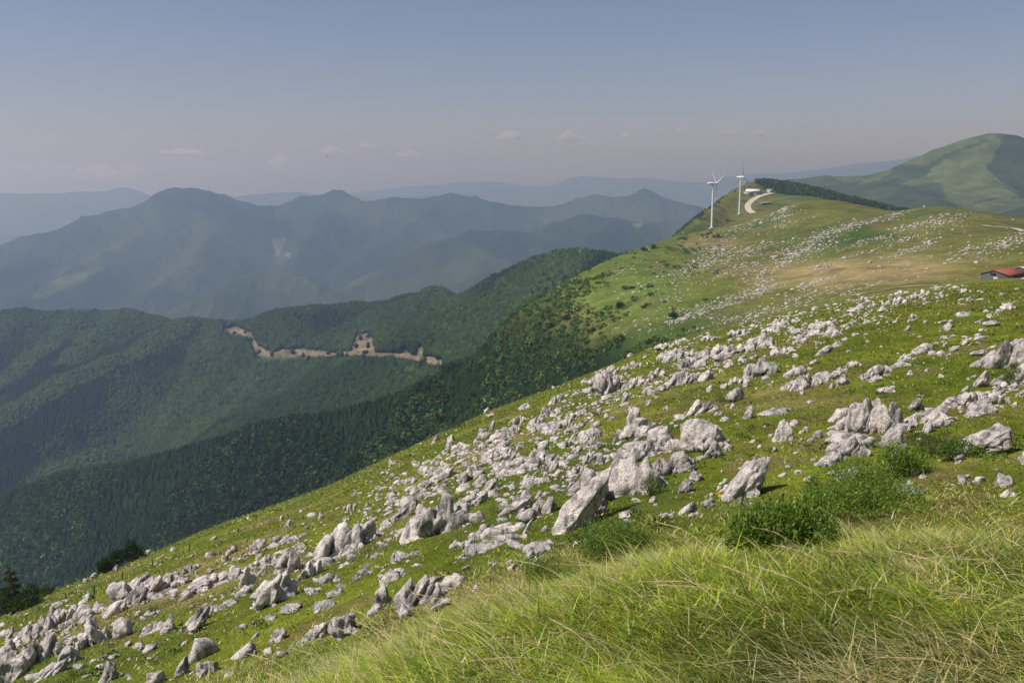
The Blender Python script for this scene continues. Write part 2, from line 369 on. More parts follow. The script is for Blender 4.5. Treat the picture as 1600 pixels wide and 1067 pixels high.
L_P = [
 ([(1212, 281, 3350), (1240, 276, 3400), (1300, 276, 3500), (1350, 272, 3500), (1390, 264, 3500), (1450, 258, 3400), (1490, 240, 3300), (1512, 228, 3250), (1532, 219, 3200), (1552, 216, 3200), (1575, 219, 3200), (1600, 224, 3200), (1700, 245, 3250), (1900, 270, 3300)], 0.5),
 ([(1552, 218, 3200), (1548, 250, 3030), (1552, 280, 2850), (1590, 305, 2650), (1650, 325, 2450)], 0.55),
 ([(1450, 260, 3400), (1420, 282, 3150), (1360, 300, 2900), (1290, 318, 2700)], 0.5), ([(1500, 250, 3200), (1470, 285, 2900), (1450, 310, 2650)], 0.5)]
L_F1 = [([(-300, 312, 12500), (0, 302, 13000), (100, 303, 13000), (160, 296, 13000), (192, 290, 13000), (235, 302, 13000), (300, 312, 13000), (385, 305, 13000), (430, 300, 13000), (470, 299, 13000), (510, 308, 13000), (560, 305, 13500), (640, 300, 13500), (700, 305, 13500), (800, 320, 13500)], 0.4)]
L_F2 = [([(500, 312, 15500), (560, 300, 15500), (600, 295, 15500), (690, 288, 15500), (720, 282, 15500), (770, 281, 15500), (820, 288, 15500), (860, 288, 15500), (910, 275, 15500), (1000, 278, 15500), (1100, 283, 15500), (1140, 273, 15500), (1200, 271, 15500), (1270, 264, 15500), (1330, 257, 15500), (1390, 250, 15000), (1440, 239, 15000), (1500, 240, 15000), (1600, 252, 15000), (1900, 262, 15000)], 0.4)]
def d_z(x, y): return ridge_field(x, y, L_D, -640, 34) + 32 * (ridged(x / 330, y / 330, 0, 4, 31) - 0.6) + 3 * fbm(x / 40, y / 40, 0, 3, 32)
def b_z(x, y): return ridge_field(x, y, L_B, -900, 28) + 85 * (ridged(x / 900, y / 900, 0, 5, 41) - 0.6) + 26 * (ridged(x / 260, y / 260, 0, 4, 42) - 0.6)
def p_z(x, y): return ridge_field(x, y, L_P, -900, 60) + 18 * (ridged(x / 420, y / 420, 0, 4, 51) - 0.6)
def f_z(L, x, y): return ridge_field(x, y, L, -900, 120) + 60 * (ridged(x / 1500, y / 1500, 0, 4, 61) - 0.6)

def polar(zf, a0, a1, na, r0, r1, nr, geo=True):
    a = np.radians(np.linspace(a0, a1, na)); r = np.geomspace(r0, r1, nr) if geo else np.linspace(r0, r1, nr)
    A, R = np.meshgrid(a, r); X = np.sin(A) * R; Y = np.cos(A) * R; Z = zf(X, Y)
    i = np.arange(nr * na).reshape(nr, na)
    q = np.stack([i[:-1, :-1], i[1:, :-1], i[1:, 1:], i[:-1, 1:]], -1).reshape(-1, 4)[:, ::-1]
    return np.stack([X, Y, Z], -1).reshape(-1, 3), q
def mixc(a, b, t): t = np.asarray(t)[..., None]; return np.asarray(a) * (1 - t) + np.asarray(b) * t
def inpoly(px, py, poly):
    c = np.zeros(px.shape, bool); n = len(poly)
    for i in range(n):
        x1, y1 = poly[i]; x2, y2 = poly[(i + 1) % n]
        k = ((y1 > py) != (y2 > py)) & (px < (x2 - x1) * (py - y1) / (y2 - y1 + 1e-9) + x1); c ^= k
    return c

# near meadow
V, Q = polar(near_z, -62, 62, 900, 0.6, 480, 420)
x, y, z = V.T; r = np.hypot(x, y)
G1 = np.array((0.122, 0.146, 0.018)); G2 = np.array((0.085, 0.114, 0.014)); DRY = np.array((0.215, 0.175, 0.070)); BROWN = np.array((0.13, 0.10, 0.045))
c = mixc(G1, G2, sstep(-0.25, 0.3, fbm(x / 6, y / 6, 0, 4, 71)))
c = mixc(c, DRY, 0.75 * sstep(0.05, 0.5, fbm(x / 9 + 3, y / 9, 0, 4, 72)))
c = mixc(c, BROWN, 0.7 * sstep(0.1, 0.45, fbm(x / 2.2, y / 2.2, 0, 4, 73)))
c = mixc(c, (0.055, 0.078, 0.018), 0.6 * sstep(0.1, 0.45, fbm(x / 4.5 + 40, y / 4.5, 0, 4, 75)))
rs = near_rs(np.arctan2(x, y))
c = mixc(c, (0.125, 0.165, 0.026), 0.7 * sstep(rs * 0.55, rs, r) * (1 - sstep(0.1, 0.3, np.arctan2(x, y))))
me = np_mesh('meadow', V, [Q], [M_GRASSGROUND], c); tag(link('meadow', me), kind='structure')
# back part of the meadow, behind and beside the camera
V, Q = polar(near_z, 62, 298, 160, 0.6, 480, 120)
tag(link('meadow_behind', np_mesh('meadow_behind', V, [Q], [M_GRASSGROUND], np.tile(G1, (len(V), 1)))), kind='structure')

# middle hill
V, Q = polar(hill_z, -36, 38, 950, 240, 2100, 330)
x, y, z = V.T; PX, PY, _ = project(x, y, z); r = np.hypot(x, y)
FOREST = np.array((0.014, 0.025, 0.011)); SCRUB = np.array((0.052, 0.085, 0.022)); MEAD = np.array((0.112, 0.118, 0.030)); STRAW = np.array((0.26, 0.21, 0.10))
n1 = fbm(x / 70, y / 70, 0, 5, 81); n2 = fbm(x / 18, y / 18, 0, 4, 82)
# boundary between grass and forest on the flank, as py(px)
def forest_amount(px, py, n):
    edge = np.interp(px, [600, 745, 800, 850, 900, 960, 1010, 1060], [300, 520, 500, 480, 500, 560, 600, 700])
    f = sstep(-50, 55, (py - edge) + n * 70)
    f = np.where(px < 760, 1.0, f)
    back = sstep(0, 1, (px > 1150) * 1.0) * 0
    return f
fa = forest_amount(PX, PY, n1)
c = mixc(MEAD, SCRUB, sstep(-0.1, 0.45, n1 + 0.3 * n2))
lush = np.exp(-(((PX - 960) / 110)**2 + ((PY - 440) / 60)**2)); c = mixc(c, (0.088, 0.135, 0.026), 0.75 * np.clip(lush * 1.6, 0, 1))
straw = np.exp(-(((PX - 1345 - (PY - 425) * -2.2) / 135)**2 + ((PY - 425) / 26)**2)); c = mixc(c, STRAW, np.clip(straw * 1.7 + n2 * 0.6 - 0.12, 0, 0.92))
straw2 = np.exp(-(((PX - 1100) / 50)**2 + ((PY - 380) / 10)**2)); c = mixc(c, STRAW, np.clip(straw2 + n2 * 0.4 - 0.2, 0, 0.5))
c = mixc(c, np.array((0.08, 0.125, 0.025)), 0.7 * np.exp(-(((PX - 1320) / 70)**2 + ((PY - 397) / 12)**2)))
c = mixc(c, BROWN, (0.1 + 0.5 * sstep(950, 1100, PX)) * sstep(0.05, 0.45, n2 + 0.2 * n1))
c = c * (1 + 0.25 * fbm(x / 5, y / 5, 0, 3, 99))[:, None]
c = mixc(c, FOREST, fa)
crest4 = smooth_interp(np.arctan2(x, y), rows[5][0], rows[5][1])
woods4 = sstep(1165, 1200, PX + n2 * 10) * (1 - sstep(1480, 1600, PX)) * sstep(-150, -60, r - crest4 + n2 * 30)
c = mixc(c, FOREST, woods4)
dark = sstep(1.0, 1.02, r / smooth_interp(np.arctan2(x, y), rows[3][0], rows[3][1]))
me = np_mesh('green_hill', V, [Q], [M_HILL], c); tag(link('green_hill', me), kind='structure')

# forested ridges
V, Q = polar(d_z, -36, 14, 620, 950, 3300, 230)
x, y, z = V.T; PX, PY, _ = project(x, y, z)
n1 = fbm(x / 120, y / 120, 0, 4, 83)
c = mixc(FOREST, (0.040, 0.062, 0.020), sstep(-0.1, 0.3, n1))
SOIL = np.array((0.185, 0.15, 0.10))
SCARS = [[(349, 513), (366, 508), (392, 519), (398, 524), (392, 527), (352, 518)],
         [(400, 533), (406, 540), (425, 552), (423, 558), (408, 555), (397, 545)],
         [(428, 550), (455, 544), (490, 549), (520, 549), (522, 554), (480, 555), (428, 555)],
         [(556, 519), (583, 521), (590, 545), (580, 553), (545, 552)],
         [(625, 552), (634, 545), (641, 553), (648, 556), (655, 541), (661, 541), (667, 553), (688, 563), (682, 568), (652, 563)]]
CUT = [(349, 515), (392, 523), (397, 534), (404, 548), (424, 555), (480, 553), (522, 553), (548, 551), (590, 553), (612, 553), (650, 561), (688, 565)]
def scar_mask(px, py, polys=SCARS, w=2.5):
    m = np.zeros(px.shape, bool)
    dx = w * noise3(px / 7, py / 7, 0, 91); dy = w * noise3(px / 7, py / 7, 5, 92)
    for p in polys: m |= inpoly(px + dx, py + dy, p)
    if polys is SCARS:                                  # the road cut that links the bare patches
        d = np.full(px.shape, 1e9)
        for (ax, ay), (bx_, by_) in zip(CUT[:-1], CUT[1:]):
            L2 = (bx_ - ax)**2 + (by_ - ay)**2; t = np.clip(((px - ax) * (bx_ - ax) + (py - ay) * (by_ - ay)) / L2, 0, 1)
            d = np.minimum(d, np.hypot(px - ax - t * (bx_ - ax), py - ay - t * (by_ - ay)))
        m |= d < 2.8 + 1.6 * noise3(px / 9, py / 9, 2, 93)
    return m
front = project(x, y, z)[2] < 2040
c = mixc(c, SOIL * (1 - 0.28 * (np.sin(z * 1.5) > 0.3)[:, None]) * (1 + 0.5 * fbm(x / 12, y / 12, 0, 3, 97))[:, None], (scar_mask(PX, PY) & front) * (0.75 + 0.25 * sstep(-0.2, 0.2, fbm(x / 25, y / 25, 0, 3, 98))))
me = np_mesh('forested_ridges', V, [Q], [M_HILL], c); tag(link('forested_ridges', me), kind='structure')
DV, DPX, DPY = V, PX, PY

# blue mountains, right peak, farthest ranges
V, Q = polar(b_z, -36, 22, 800, 3400, 8600, 230)
x, y, z = V.T; PX, PY, _ = project(x, y, z)
n1 = fbm(x / 500, y / 500, 0, 5, 84)
c = mixc((0.022, 0.036, 0.020), (0.042, 0.060, 0.028), sstep(-0.2, 0.3, n1))
c = mixc(c, (0.10, 0.13, 0.05), 0.6 * inpoly(PX, PY, [(70, 440), (150, 415), (165, 420), (120, 445), (75, 462), (45, 470)]))
c = mixc(c, (0.38, 0.29, 0.23), 0.3 * scar_mask(PX, PY, [[(424, 373), (447, 370), (449, 375), (439, 392), (433, 402), (429, 388)], [(983, 349), (1004, 349), (1000, 354), (988, 354)], [(446, 398), (455, 394), (452, 404)]], 1.5))
me = np_mesh('blue_mountains', V, [Q], [M_FAR], c); tag(link('blue_mountains', me), kind='structure')
V, Q = polar(p_z, 13, 38, 560, 2150, 4400, 200)
x, y, z = V.T; PX, PY, _ = project(x, y, z)
n1 = fbm(x / 260, y / 260, 0, 5, 85); PXn = PX + 10 * n1; PYn = PY + 8 * fbm(x / 90, y / 90, 0, 4, 86)
GR = np.array((0.080, 0.100, 0.042)); FO = np.array((0.040, 0.056, 0.029))
fo = inpoly(PXn, PYn, [(1555, 212), (1565, 222), (1556, 235), (1553, 252), (1543, 262), (1560, 282), (1600, 305), (1760, 340), (1760, 180)])
fo |= inpoly(PXn, PYn, [(1100, 250), (1240, 273), (1395, 262), (1460, 256), (1448, 272), (1400, 288), (1470, 290), (1480, 310), (1430, 330), (1300, 345), (1100, 345)]) & ~inpoly(PXn, PYn, [(1220, 276), (1395, 266), (1370, 280), (1300, 292), (1240, 288)])
fo |= inpoly(PXn, PYn, [(1448, 256), (1500, 234), (1540, 216), (1545, 220), (1500, 240), (1455, 262)])
fo |= (n1 > 0.33)
c = mixc(GR, FO, fo * 1.0) * (1 + 0.22 * fbm(x / 60, y / 60, 0, 4, 87))[:, None] * (1 + 0.2 * fbm(x / 22, y / 60, 0, 3, 93))[:, None]
c = mixc(c, (0.13, 0.12, 0.07), 0.5 * sstep(0.15, 0.45, fbm(x / 140, y / 140, 0, 4, 96)) * (1 - fo))
me = np_mesh('green_peak', V, [Q], [M_FAR], c); tag(link('green_peak', me), kind='structure')
for nm, L, r0, r1 in (('distant_range', L_F1, 11800, 15000), ('farthest_range', L_F2, 14000, 18000)):
    V, Q = polar(lambda X, Y: f_z(L, X, Y), -36, 38, 500, r0, r1, 60)
    tag(link(nm, np_mesh(nm, V, [Q], [M_FAR], np.tile((0.04, 0.06, 0.03), (len(V), 1)))), kind='structure')
# valley floor under everything
V = np.array([(-19500, -600, -1000), (19500, -600, -1000), (19500, 19500, -1000), (-19500, 19500, -1000)], float)
tag(link('valley_floor', np_mesh('valley_floor', V, [[[0, 1, 2, 3]]], [M_FAR], np.tile((0.03, 0.05, 0.02), (4, 1)))), kind='structure')

def hit(px, py, zf=None, r0=3.0, r1=345.0, n=900):
    """first point of a ground function on the sight line"""
    zf = zf or near_z
    a, s = px_dir(px, py); r = np.geomspace(r0, r1, n); x = np.sin(a) * r; y = np.cos(a) * r
    d = s * r - zf(x, y)
    k = np.argmax(d < 0)
    if d[k] >= 0: k = int(np.argmin(d))
    elif k > 0:
        t = d[k - 1] / (d[k - 1] - d[k]); rr = r[k - 1] * (1 - t) + r[k] * t
        x = math.sin(a) * rr; y = math.cos(a) * rr; return np.array([x, y, float(zf(np.array([x]), np.array([y]))[0])]), rr
    return np.array([x[k], y[k], float(zf(x[k:k+1], y[k:k+1])[0])]), r[k]
# ------------------------------------------------------------------ limestone rocks
def rock_shape(rng, sub, W, D, H, style, lean=0.3):
    v, f = ico(sub)
    K = {'boulder': 12, 'block': 8, 'slab': 9, 'spire': 11, 'low': 11, 'crag': 14}.get(style, 12)
    nn = rng.normal(size=(K, 3)); nn /= np.linalg.norm(nn, axis=1)[:, None]; d = rng.uniform(0.5, 1.0, K)
    dots = np.maximum(0, v @ nn.T) / d
    pw = 22.0
    r = ((dots**pw).sum(1) + 0.75**pw)**(-1 / pw)
    P = v * r[:, None]
    P = (P - P.min(0)) / (P.max(0) - P.min(0)) - 0.5
    z = P[:, 2] + 0.5
    tp = {'boulder': 0.3, 'block': 0.08, 'slab': 0.35, 'spire': 0.42, 'low': 0.3, 'crag': 0.4}.get(style, 0.3)
    s = 1 - tp * z**1.2
    X = P[:, 0] * s * W; Y = P[:, 1] * s * D; Z = z * H
    o = rng.uniform(0, 50, 3); m = min(W, D, H * 1.1)
    ln = np.stack([X, Y, Z - H * 0.4], 1); ln /= np.linalg.norm(ln, axis=1)[:, None] + 1e-9
    ff = 2.6 / m
    fl = ridged((X - 0.35 * Z) * ff + o[0], Y * ff + o[1], Z * ff * 0.22 + o[2], 3, int(o[0] * 100) % 999)
    nz = fbm(X * 1.5 / m + o[1], Y * 1.5 / m + o[2], Z * 1.5 / m + o[0], 4, int(o[1] * 100) % 999)
    cr = np.abs(noise3((X - 0.4 * Z) * 1.9 / m + o[2], Y * 1.1 / m, Z * 0.5 / m + o[1], int(o[2] * 100) % 999))
    crack = np.exp(-(cr / 0.06)**2)
    fa = {'slab': 0.11, 'spire': 0.10, 'crag': 0.15}.get(style, 0.07)
    disp = fa * m * (fl - 0.75) * 1.7 + 0.24 * m * nz - 0.10 * m * crack - 0.10 * m * sstep(0.15, 0.5, noise3(X * 5 / m + o[0], Y * 5 / m + o[2], Z * 4 / m + o[1], 7))
    X = X + ln[:, 0] * disp; Y = Y + ln[:, 1] * disp; Z = Z + ln[:, 2] * disp * 0.8
    X = X + lean * (Z - 0.3 * H)
    return np.stack([X, Y, Z], 1), f
def rock_mesh(seed, sub, W, D, H, style, lean, name, mat=None):
    """one rock; crags are several fused teeth of the same outcrop"""
    rng = np.random.default_rng(seed)
    B = 0.42 * H; HH = H + B
    if style != 'crag':
        V, F = rock_shape(rng, sub, W, D, HH, style, lean); V[:, 2] -= B
        return np_mesh(name, V, [F], [mat or M_ROCK])
    n = int(rng.integers(3, 6)); Vs, Fs, k = [], [], 0
    xs = np.linspace(-0.36, 0.36, n) * W
    pk = rng.uniform(0.3, 0.85)
    for i in range(n):
        t = i / (n - 1); hh = B + H * (1.0 - 0.55 * abs(t - pk)) * rng.uniform(0.8, 1.08)
        w = W / n * rng.uniform(1.9, 2.8)
        w = max(w, 0.55 * hh)
        V, F = rock_shape(rng, sub, w, D * rng.uniform(0.7, 1.0), hh, rng.choice(['boulder', 'block', 'boulder', 'slab']), lean)
        a = rng.uniform(-0.5, 0.5); ca, sa = math.cos(a), math.sin(a)
        V = np.c_[V[:, 0] * ca - V[:, 1] * sa, V[:, 0] * sa + V[:, 1] * ca, V[:, 2]] + np.array([xs[i], rng.uniform(-0.25, 0.25) * D, -B])
        Vs.append(V); Fs.append(F + k); k += len(V)
    return np_mesh(name, np.concatenate(Vs), [np.concatenate(Fs)], [mat or M_ROCK])
# landmarks: px, py base, width, height, style, lean, depth factor, label, short name
LM = [
 (895, 830, 88, 112, 'slab', 0.42, 0.8, 'tall grey slab leaning right beside the biggest crag, its right face in shade', 'the tall leaning slab'),
 (966, 780, 104, 108, 'crag', 0.15, 0.8, 'biggest pale crag in the middle of the slope, cracked from top to foot', 'the biggest crag'),
 (934, 806, 40, 46, 'boulder', 0.15, 0.9, 'stubby pointed rock between the tall leaning slab and the biggest crag', None),
 (1100, 706, 78, 46, 'block', 0.0, 0.7, 'flat-topped dark-crusted block with undercut lower edge', 'the flat-topped block'),
 (1154, 778, 70, 70, 'boulder', 0.35, 0.8, 'large smooth pale boulder with a knob on top behind the dark bush', 'the knobbed pale boulder'),
 (1225, 689, 40, 40, 'block', 0.15, 0.6, 'lone upright wedge with bright left edge and shaded right face', 'the lone wedge'),
 (1364, 677, 52, 62, 'crag', 0.0, 0.9, 'bulbous grey crag with a rounded head standing on it', 'the round-headed crag'),
 (1395, 697, 32, 48, 'spire', 0.0, 0.7, 'pointed tooth right of the round-headed crag', None),
 (1323, 670, 38, 28, 'boulder', 0.2, 0.9, 'dark blotched rock left of the round-headed crag', None),
 (1525, 708, 96, 58, 'slab', 0.7, 0.9, 'long pale sloping slab with dark furrows at the right edge of the meadow', 'the long sloping slab'),
 (1560, 578, 52, 54, 'crag', 0.2, 0.8, 'dark overhanging crag near the right edge of the photo', 'the overhanging crag'),
 (1592, 604, 56, 62, 'slab', 0.5, 0.6, 'smooth pale slab rising at the right edge below the overhanging crag', None),
 (1533, 605, 26, 26, 'boulder', 0.2, 0.8, 'pale rounded stone below and left of the overhanging crag', None),
 (1566, 604, 38, 24, 'low', 0.4, 0.8, 'angular stone with dark underside beneath the overhanging crag', None),
 (712, 826, 92, 60, 'crag', 0.1, 0.6, 'long dark fluted rock wall with upright grooves', 'the fluted wall'),
 (748, 788, 26, 24, 'block', 0.2, 0.8, 'pale square rock at the upper right end of the fluted wall', None),
 (652, 842, 70, 42, 'boulder', 0.5, 0.8, 'pale spreading rock at the left foot of the fluted wall', None),
 (535, 866, 76, 64, 'crag', 0.15, 0.7, 'tall white fluted outcrop with a dark recess on the left half of the slope', 'the white fluted outcrop'),
 (425, 946, 82, 50, 'low', 0.2, 0.9, 'broad low white boulder with a dark hollow in its face', 'the broad white boulder'),
 (445, 892, 46, 40, 'boulder', 0.2, 0.8, 'dark rounded rock leaning against a dark upright slab', 'the dark rounded rock'),
 (461, 893, 28, 48, 'slab', 0.1, 0.6, 'dark upright slab right of the dark rounded rock', None),
 (482, 902, 34, 32, 'crag', 0.2, 0.8, 'pitted black and white rock below the white fluted outcrop', None),
 (388, 918, 28, 46, 'spire', 0.1, 0.8, 'white cone with a jagged dark cap', 'the dark-capped cone'),
 (322, 922, 72, 28, 'low', 0.5, 0.9, 'long white tongue of rock sloping down to the left', 'the white tongue of rock'),
 (370, 905, 26, 24, 'boulder', 0.1, 0.9, 'smooth white stone between the white tongue and the dark-capped cone', None),
 (212, 928, 62, 34, 'crag', 0.3, 0.7, 'layered grey outcrop above a row of dark fluted rocks', 'the layered outcrop'),
 (208, 946, 44, 38, 'slab', 0.35, 0.8, 'dark fluted rock under the layered outcrop', None),
 (183, 958, 40, 24, 'low', 0.4, 0.8, 'pale low rock at the lower left of the layered outcrop', None),
 (252, 922, 50, 32, 'crag', 0.3, 0.7, 'ribbed grey rock right of the layered outcrop', None),
 (303, 984, 44, 50, 'slab', 0.55, 0.8, 'dark shaded rock leaning right with a pointed top, low on the left slope', 'the dark leaning rock'),
 (309, 972, 34, 22, 'low', 0.1, 0.8, 'pale flat stone behind the dark leaning rock', None),
 (308, 987, 30, 20, 'low', 0.1, 0.8, 'pale triangular stone at the foot of the dark leaning rock', None),
 (238, 988, 42, 22, 'low', 0.4, 0.8, 'low pale rock left of the dark leaning rock', None),
 (262, 989, 26, 32, 'boulder', 0.2, 0.8, 'peaked pale rock left of the dark leaning rock', None),
 (193, 994, 28, 32, 'block', -0.1, 0.8, 'cube-like rock, white left face and black right face', 'the two-faced cube rock'),
 (141, 1010, 38, 44, 'crag', 0.0, 0.8, 'furrowed upright block in the bottom left rock cluster', 'the furrowed upright block'),
 (96, 1024, 28, 34, 'spire', 0.0, 0.9, 'blunt dark tooth in the bottom left rock cluster', None),
 (58, 1036, 50, 52, 'crag', 0.1, 0.8, 'big dark twisted rock in the bottom left rock cluster', 'the big dark twisted rock'),
 (100, 972, 38, 32, 'crag', 0.2, 0.8, 'grey rounded crown at the top of the bottom left rock cluster', 'the grey rounded crown'),
 (68, 992, 32, 40, 'crag', 0.0, 0.8, 'jagged dark rock left of the grey rounded crown', None),
 (36, 1006, 44, 30, 'slab', 0.5, 0.8, 'pale slanting slab above the big dark twisted rock', None),
 (18, 996, 30, 28, 'spire', 0.1, 0.9, 'small pointed grey rock at the left edge of the photo', None),
 (14, 1066, 62, 44, 'low', 0.1, 0.9, 'broad low rock in the bottom left corner', None),
 (10, 1030, 34, 34, 'slab', 0.3, 0.9, 'pale slab cut by the left edge of the photo', None),
 (78, 1056, 58, 30, 'slab', 0.8, 0.8, 'long white slab below the big dark twisted rock', None),
 (104, 1038, 42, 30, 'low', 0.5, 0.8, 'pale stone reaching up and right from the long white slab', None),
 (116, 1010, 32, 20, 'low', 0.1, 0.8, 'pitted low white rock left of the furrowed upright block', None),
 (172, 1064, 26, 46, 'spire', 0.05, 0.9, 'solitary pointed rock with a dark tip near the bottom edge', 'the solitary pointed rock'),
 (243, 1070, 34, 20, 'low', 0.0, 0.8, 'small dark stone cut by the bottom edge', None),
 (286, 1054, 28, 34, 'boulder', 0.1, 0.8, 'left half of a pair of round pale rocks near the bottom edge', None),
 (326, 1052, 42, 28, 'low', 0.0, 0.9, 'right half of a pair of round pale rocks near the bottom edge', 'the round pale pair'),
 (540, 995, 58, 42, 'boulder', 0.05, 0.9, 'rounded pale rock with dark spots at the edge of the long grass', 'the spotted round rock'),
 (497, 999, 48, 32, 'boulder', 0.4, 0.9, 'brown-stained rock left of the spotted round rock', None),
 (433, 1002, 30, 20, 'low', 0.1, 0.9, 'small squat rock left of the brown-stained rock', None),
 (383, 1026, 46, 26, 'low', 0.4, 0.8, 'low rock with a thin tail near the bottom edge', None),
 (655, 948, 64, 64, 'crag', 0.3, 0.8, 'high lumpy outcrop at the edge of the long grass with a small head on top', 'the lumpy outcrop'),
 (636, 966, 34, 30, 'boulder', 0.0, 0.9, 'rounded pale striped stone at the foot of the lumpy outcrop', None),
 (598, 948, 24, 48, 'spire', -0.05, 0.8, 'thin stacked spire left of the lumpy outcrop', None),
 (582, 960, 26, 18, 'low', 0.3, 0.9, 'small pale stone at the foot of the thin stacked spire', None),
 (690, 950, 32, 18, 'low', 0.4, 0.8, 'flat thin ledge right of the lumpy outcrop', None),
 (800, 802, 52, 38, 'slab', 0.8, 0.6, 'curved fin of dark rock sweeping up to the right', 'the curved fin'),
 (850, 802, 36, 36, 'crag', 0.1, 0.8, 'blocky grey rock between the curved fin and the tall leaning slab', None),
 (821, 834, 16, 34, 'slab', 0.35, 0.7, 'narrow leaning white post of rock', 'the narrow white post'),
 (620, 814, 44, 38, 'slab', 0.8, 0.7, 'slanting dark-sided rock above the left foot of the fluted wall', None),
 (890, 774, 32, 46, 'slab', 0.7, 0.7, 'smooth leaning rock behind the tall leaning slab', None),
 (1002, 718, 48, 34, 'crag', 0.3, 0.8, 'ribbed grey ledge rising behind the biggest crag', None),
 (1048, 742, 54, 42, 'crag', 0.3, 0.8, 'dark ribbed rock between the biggest crag and the flat-topped block', 'the dark ribbed rock'),
 (1066, 770, 30, 32, 'slab', 0.4, 0.8, 'pale split stone below the dark ribbed rock', None),
 (1088, 752, 26, 20, 'low', 0.0, 0.8, 'small dark stone right of the pale split stone', None),
 (1011, 772, 20, 20, 'boulder', 0.2, 0.9, 'small pale cube right of the foot of the biggest crag', None),
 (1116, 715, 32, 28, 'boulder', 0.1, 0.8, 'pointed pale stone in front of the flat-topped block', None),
 (1135, 705, 20, 15, 'low', 0.1, 0.8, 'small rounded stone at the right foot of the flat-topped block', None),
 (988, 664, 26, 36, 'spire', 0.1, 0.8, 'dark upright tooth at the top of a rubble heap', 'the dark upright tooth'),
 (1008, 680, 54, 34, 'crag', 0.4, 0.8, 'rubble heap right below the dark upright tooth', None),
 (966, 692, 18, 28, 'spire', 0.1, 0.8, 'small dark tooth left below the rubble heap', None),
 (1041, 697, 32, 34, 'boulder', 0.1, 0.9, 'pale rounded rock left of the flat-topped block', None),
 (1093, 647, 38, 32, 'crag', 0.5, 0.8, 'pale peaked rock above the flat-topped block', 'the pale peaked rock'),
 (1169, 654, 16, 26, 'spire', 0.0, 0.9, 'slim standing stone alone in the grass', 'the slim standing stone'),
 (1147, 628, 26, 24, 'boulder', 0.05, 0.9, 'upright stump-like rock above the slim standing stone', None),
 (1187, 588, 38, 32, 'crag', 0.2, 0.9, 'craggy knob with a dark underside above the open grass', 'the craggy knob'),
 (1322, 714, 50, 32, 'crag', 0.3, 0.8, 'broken pale ledge in front of the round-headed crag', None),
 (1430, 643, 26, 22, 'boulder', 0.1, 0.9, 'pale bread-loaf stone right of the round-headed crag', None),
 (1427, 667, 15, 15, 'boulder', 0.0, 0.9, 'small round stone below the pale bread-loaf stone', None),
 (1464, 658, 28, 28, 'slab', 0.4, 0.8, 'curved pale rock above a flat ledge', 'the curved pale rock'),
 (1476, 660, 44, 14, 'low', 0.3, 0.8, 'flat ledge under the curved pale rock', None),
 (1501, 633, 46, 22, 'crag', 0.3, 0.8, 'long ribbed pale rock left of two small stones', None),
]
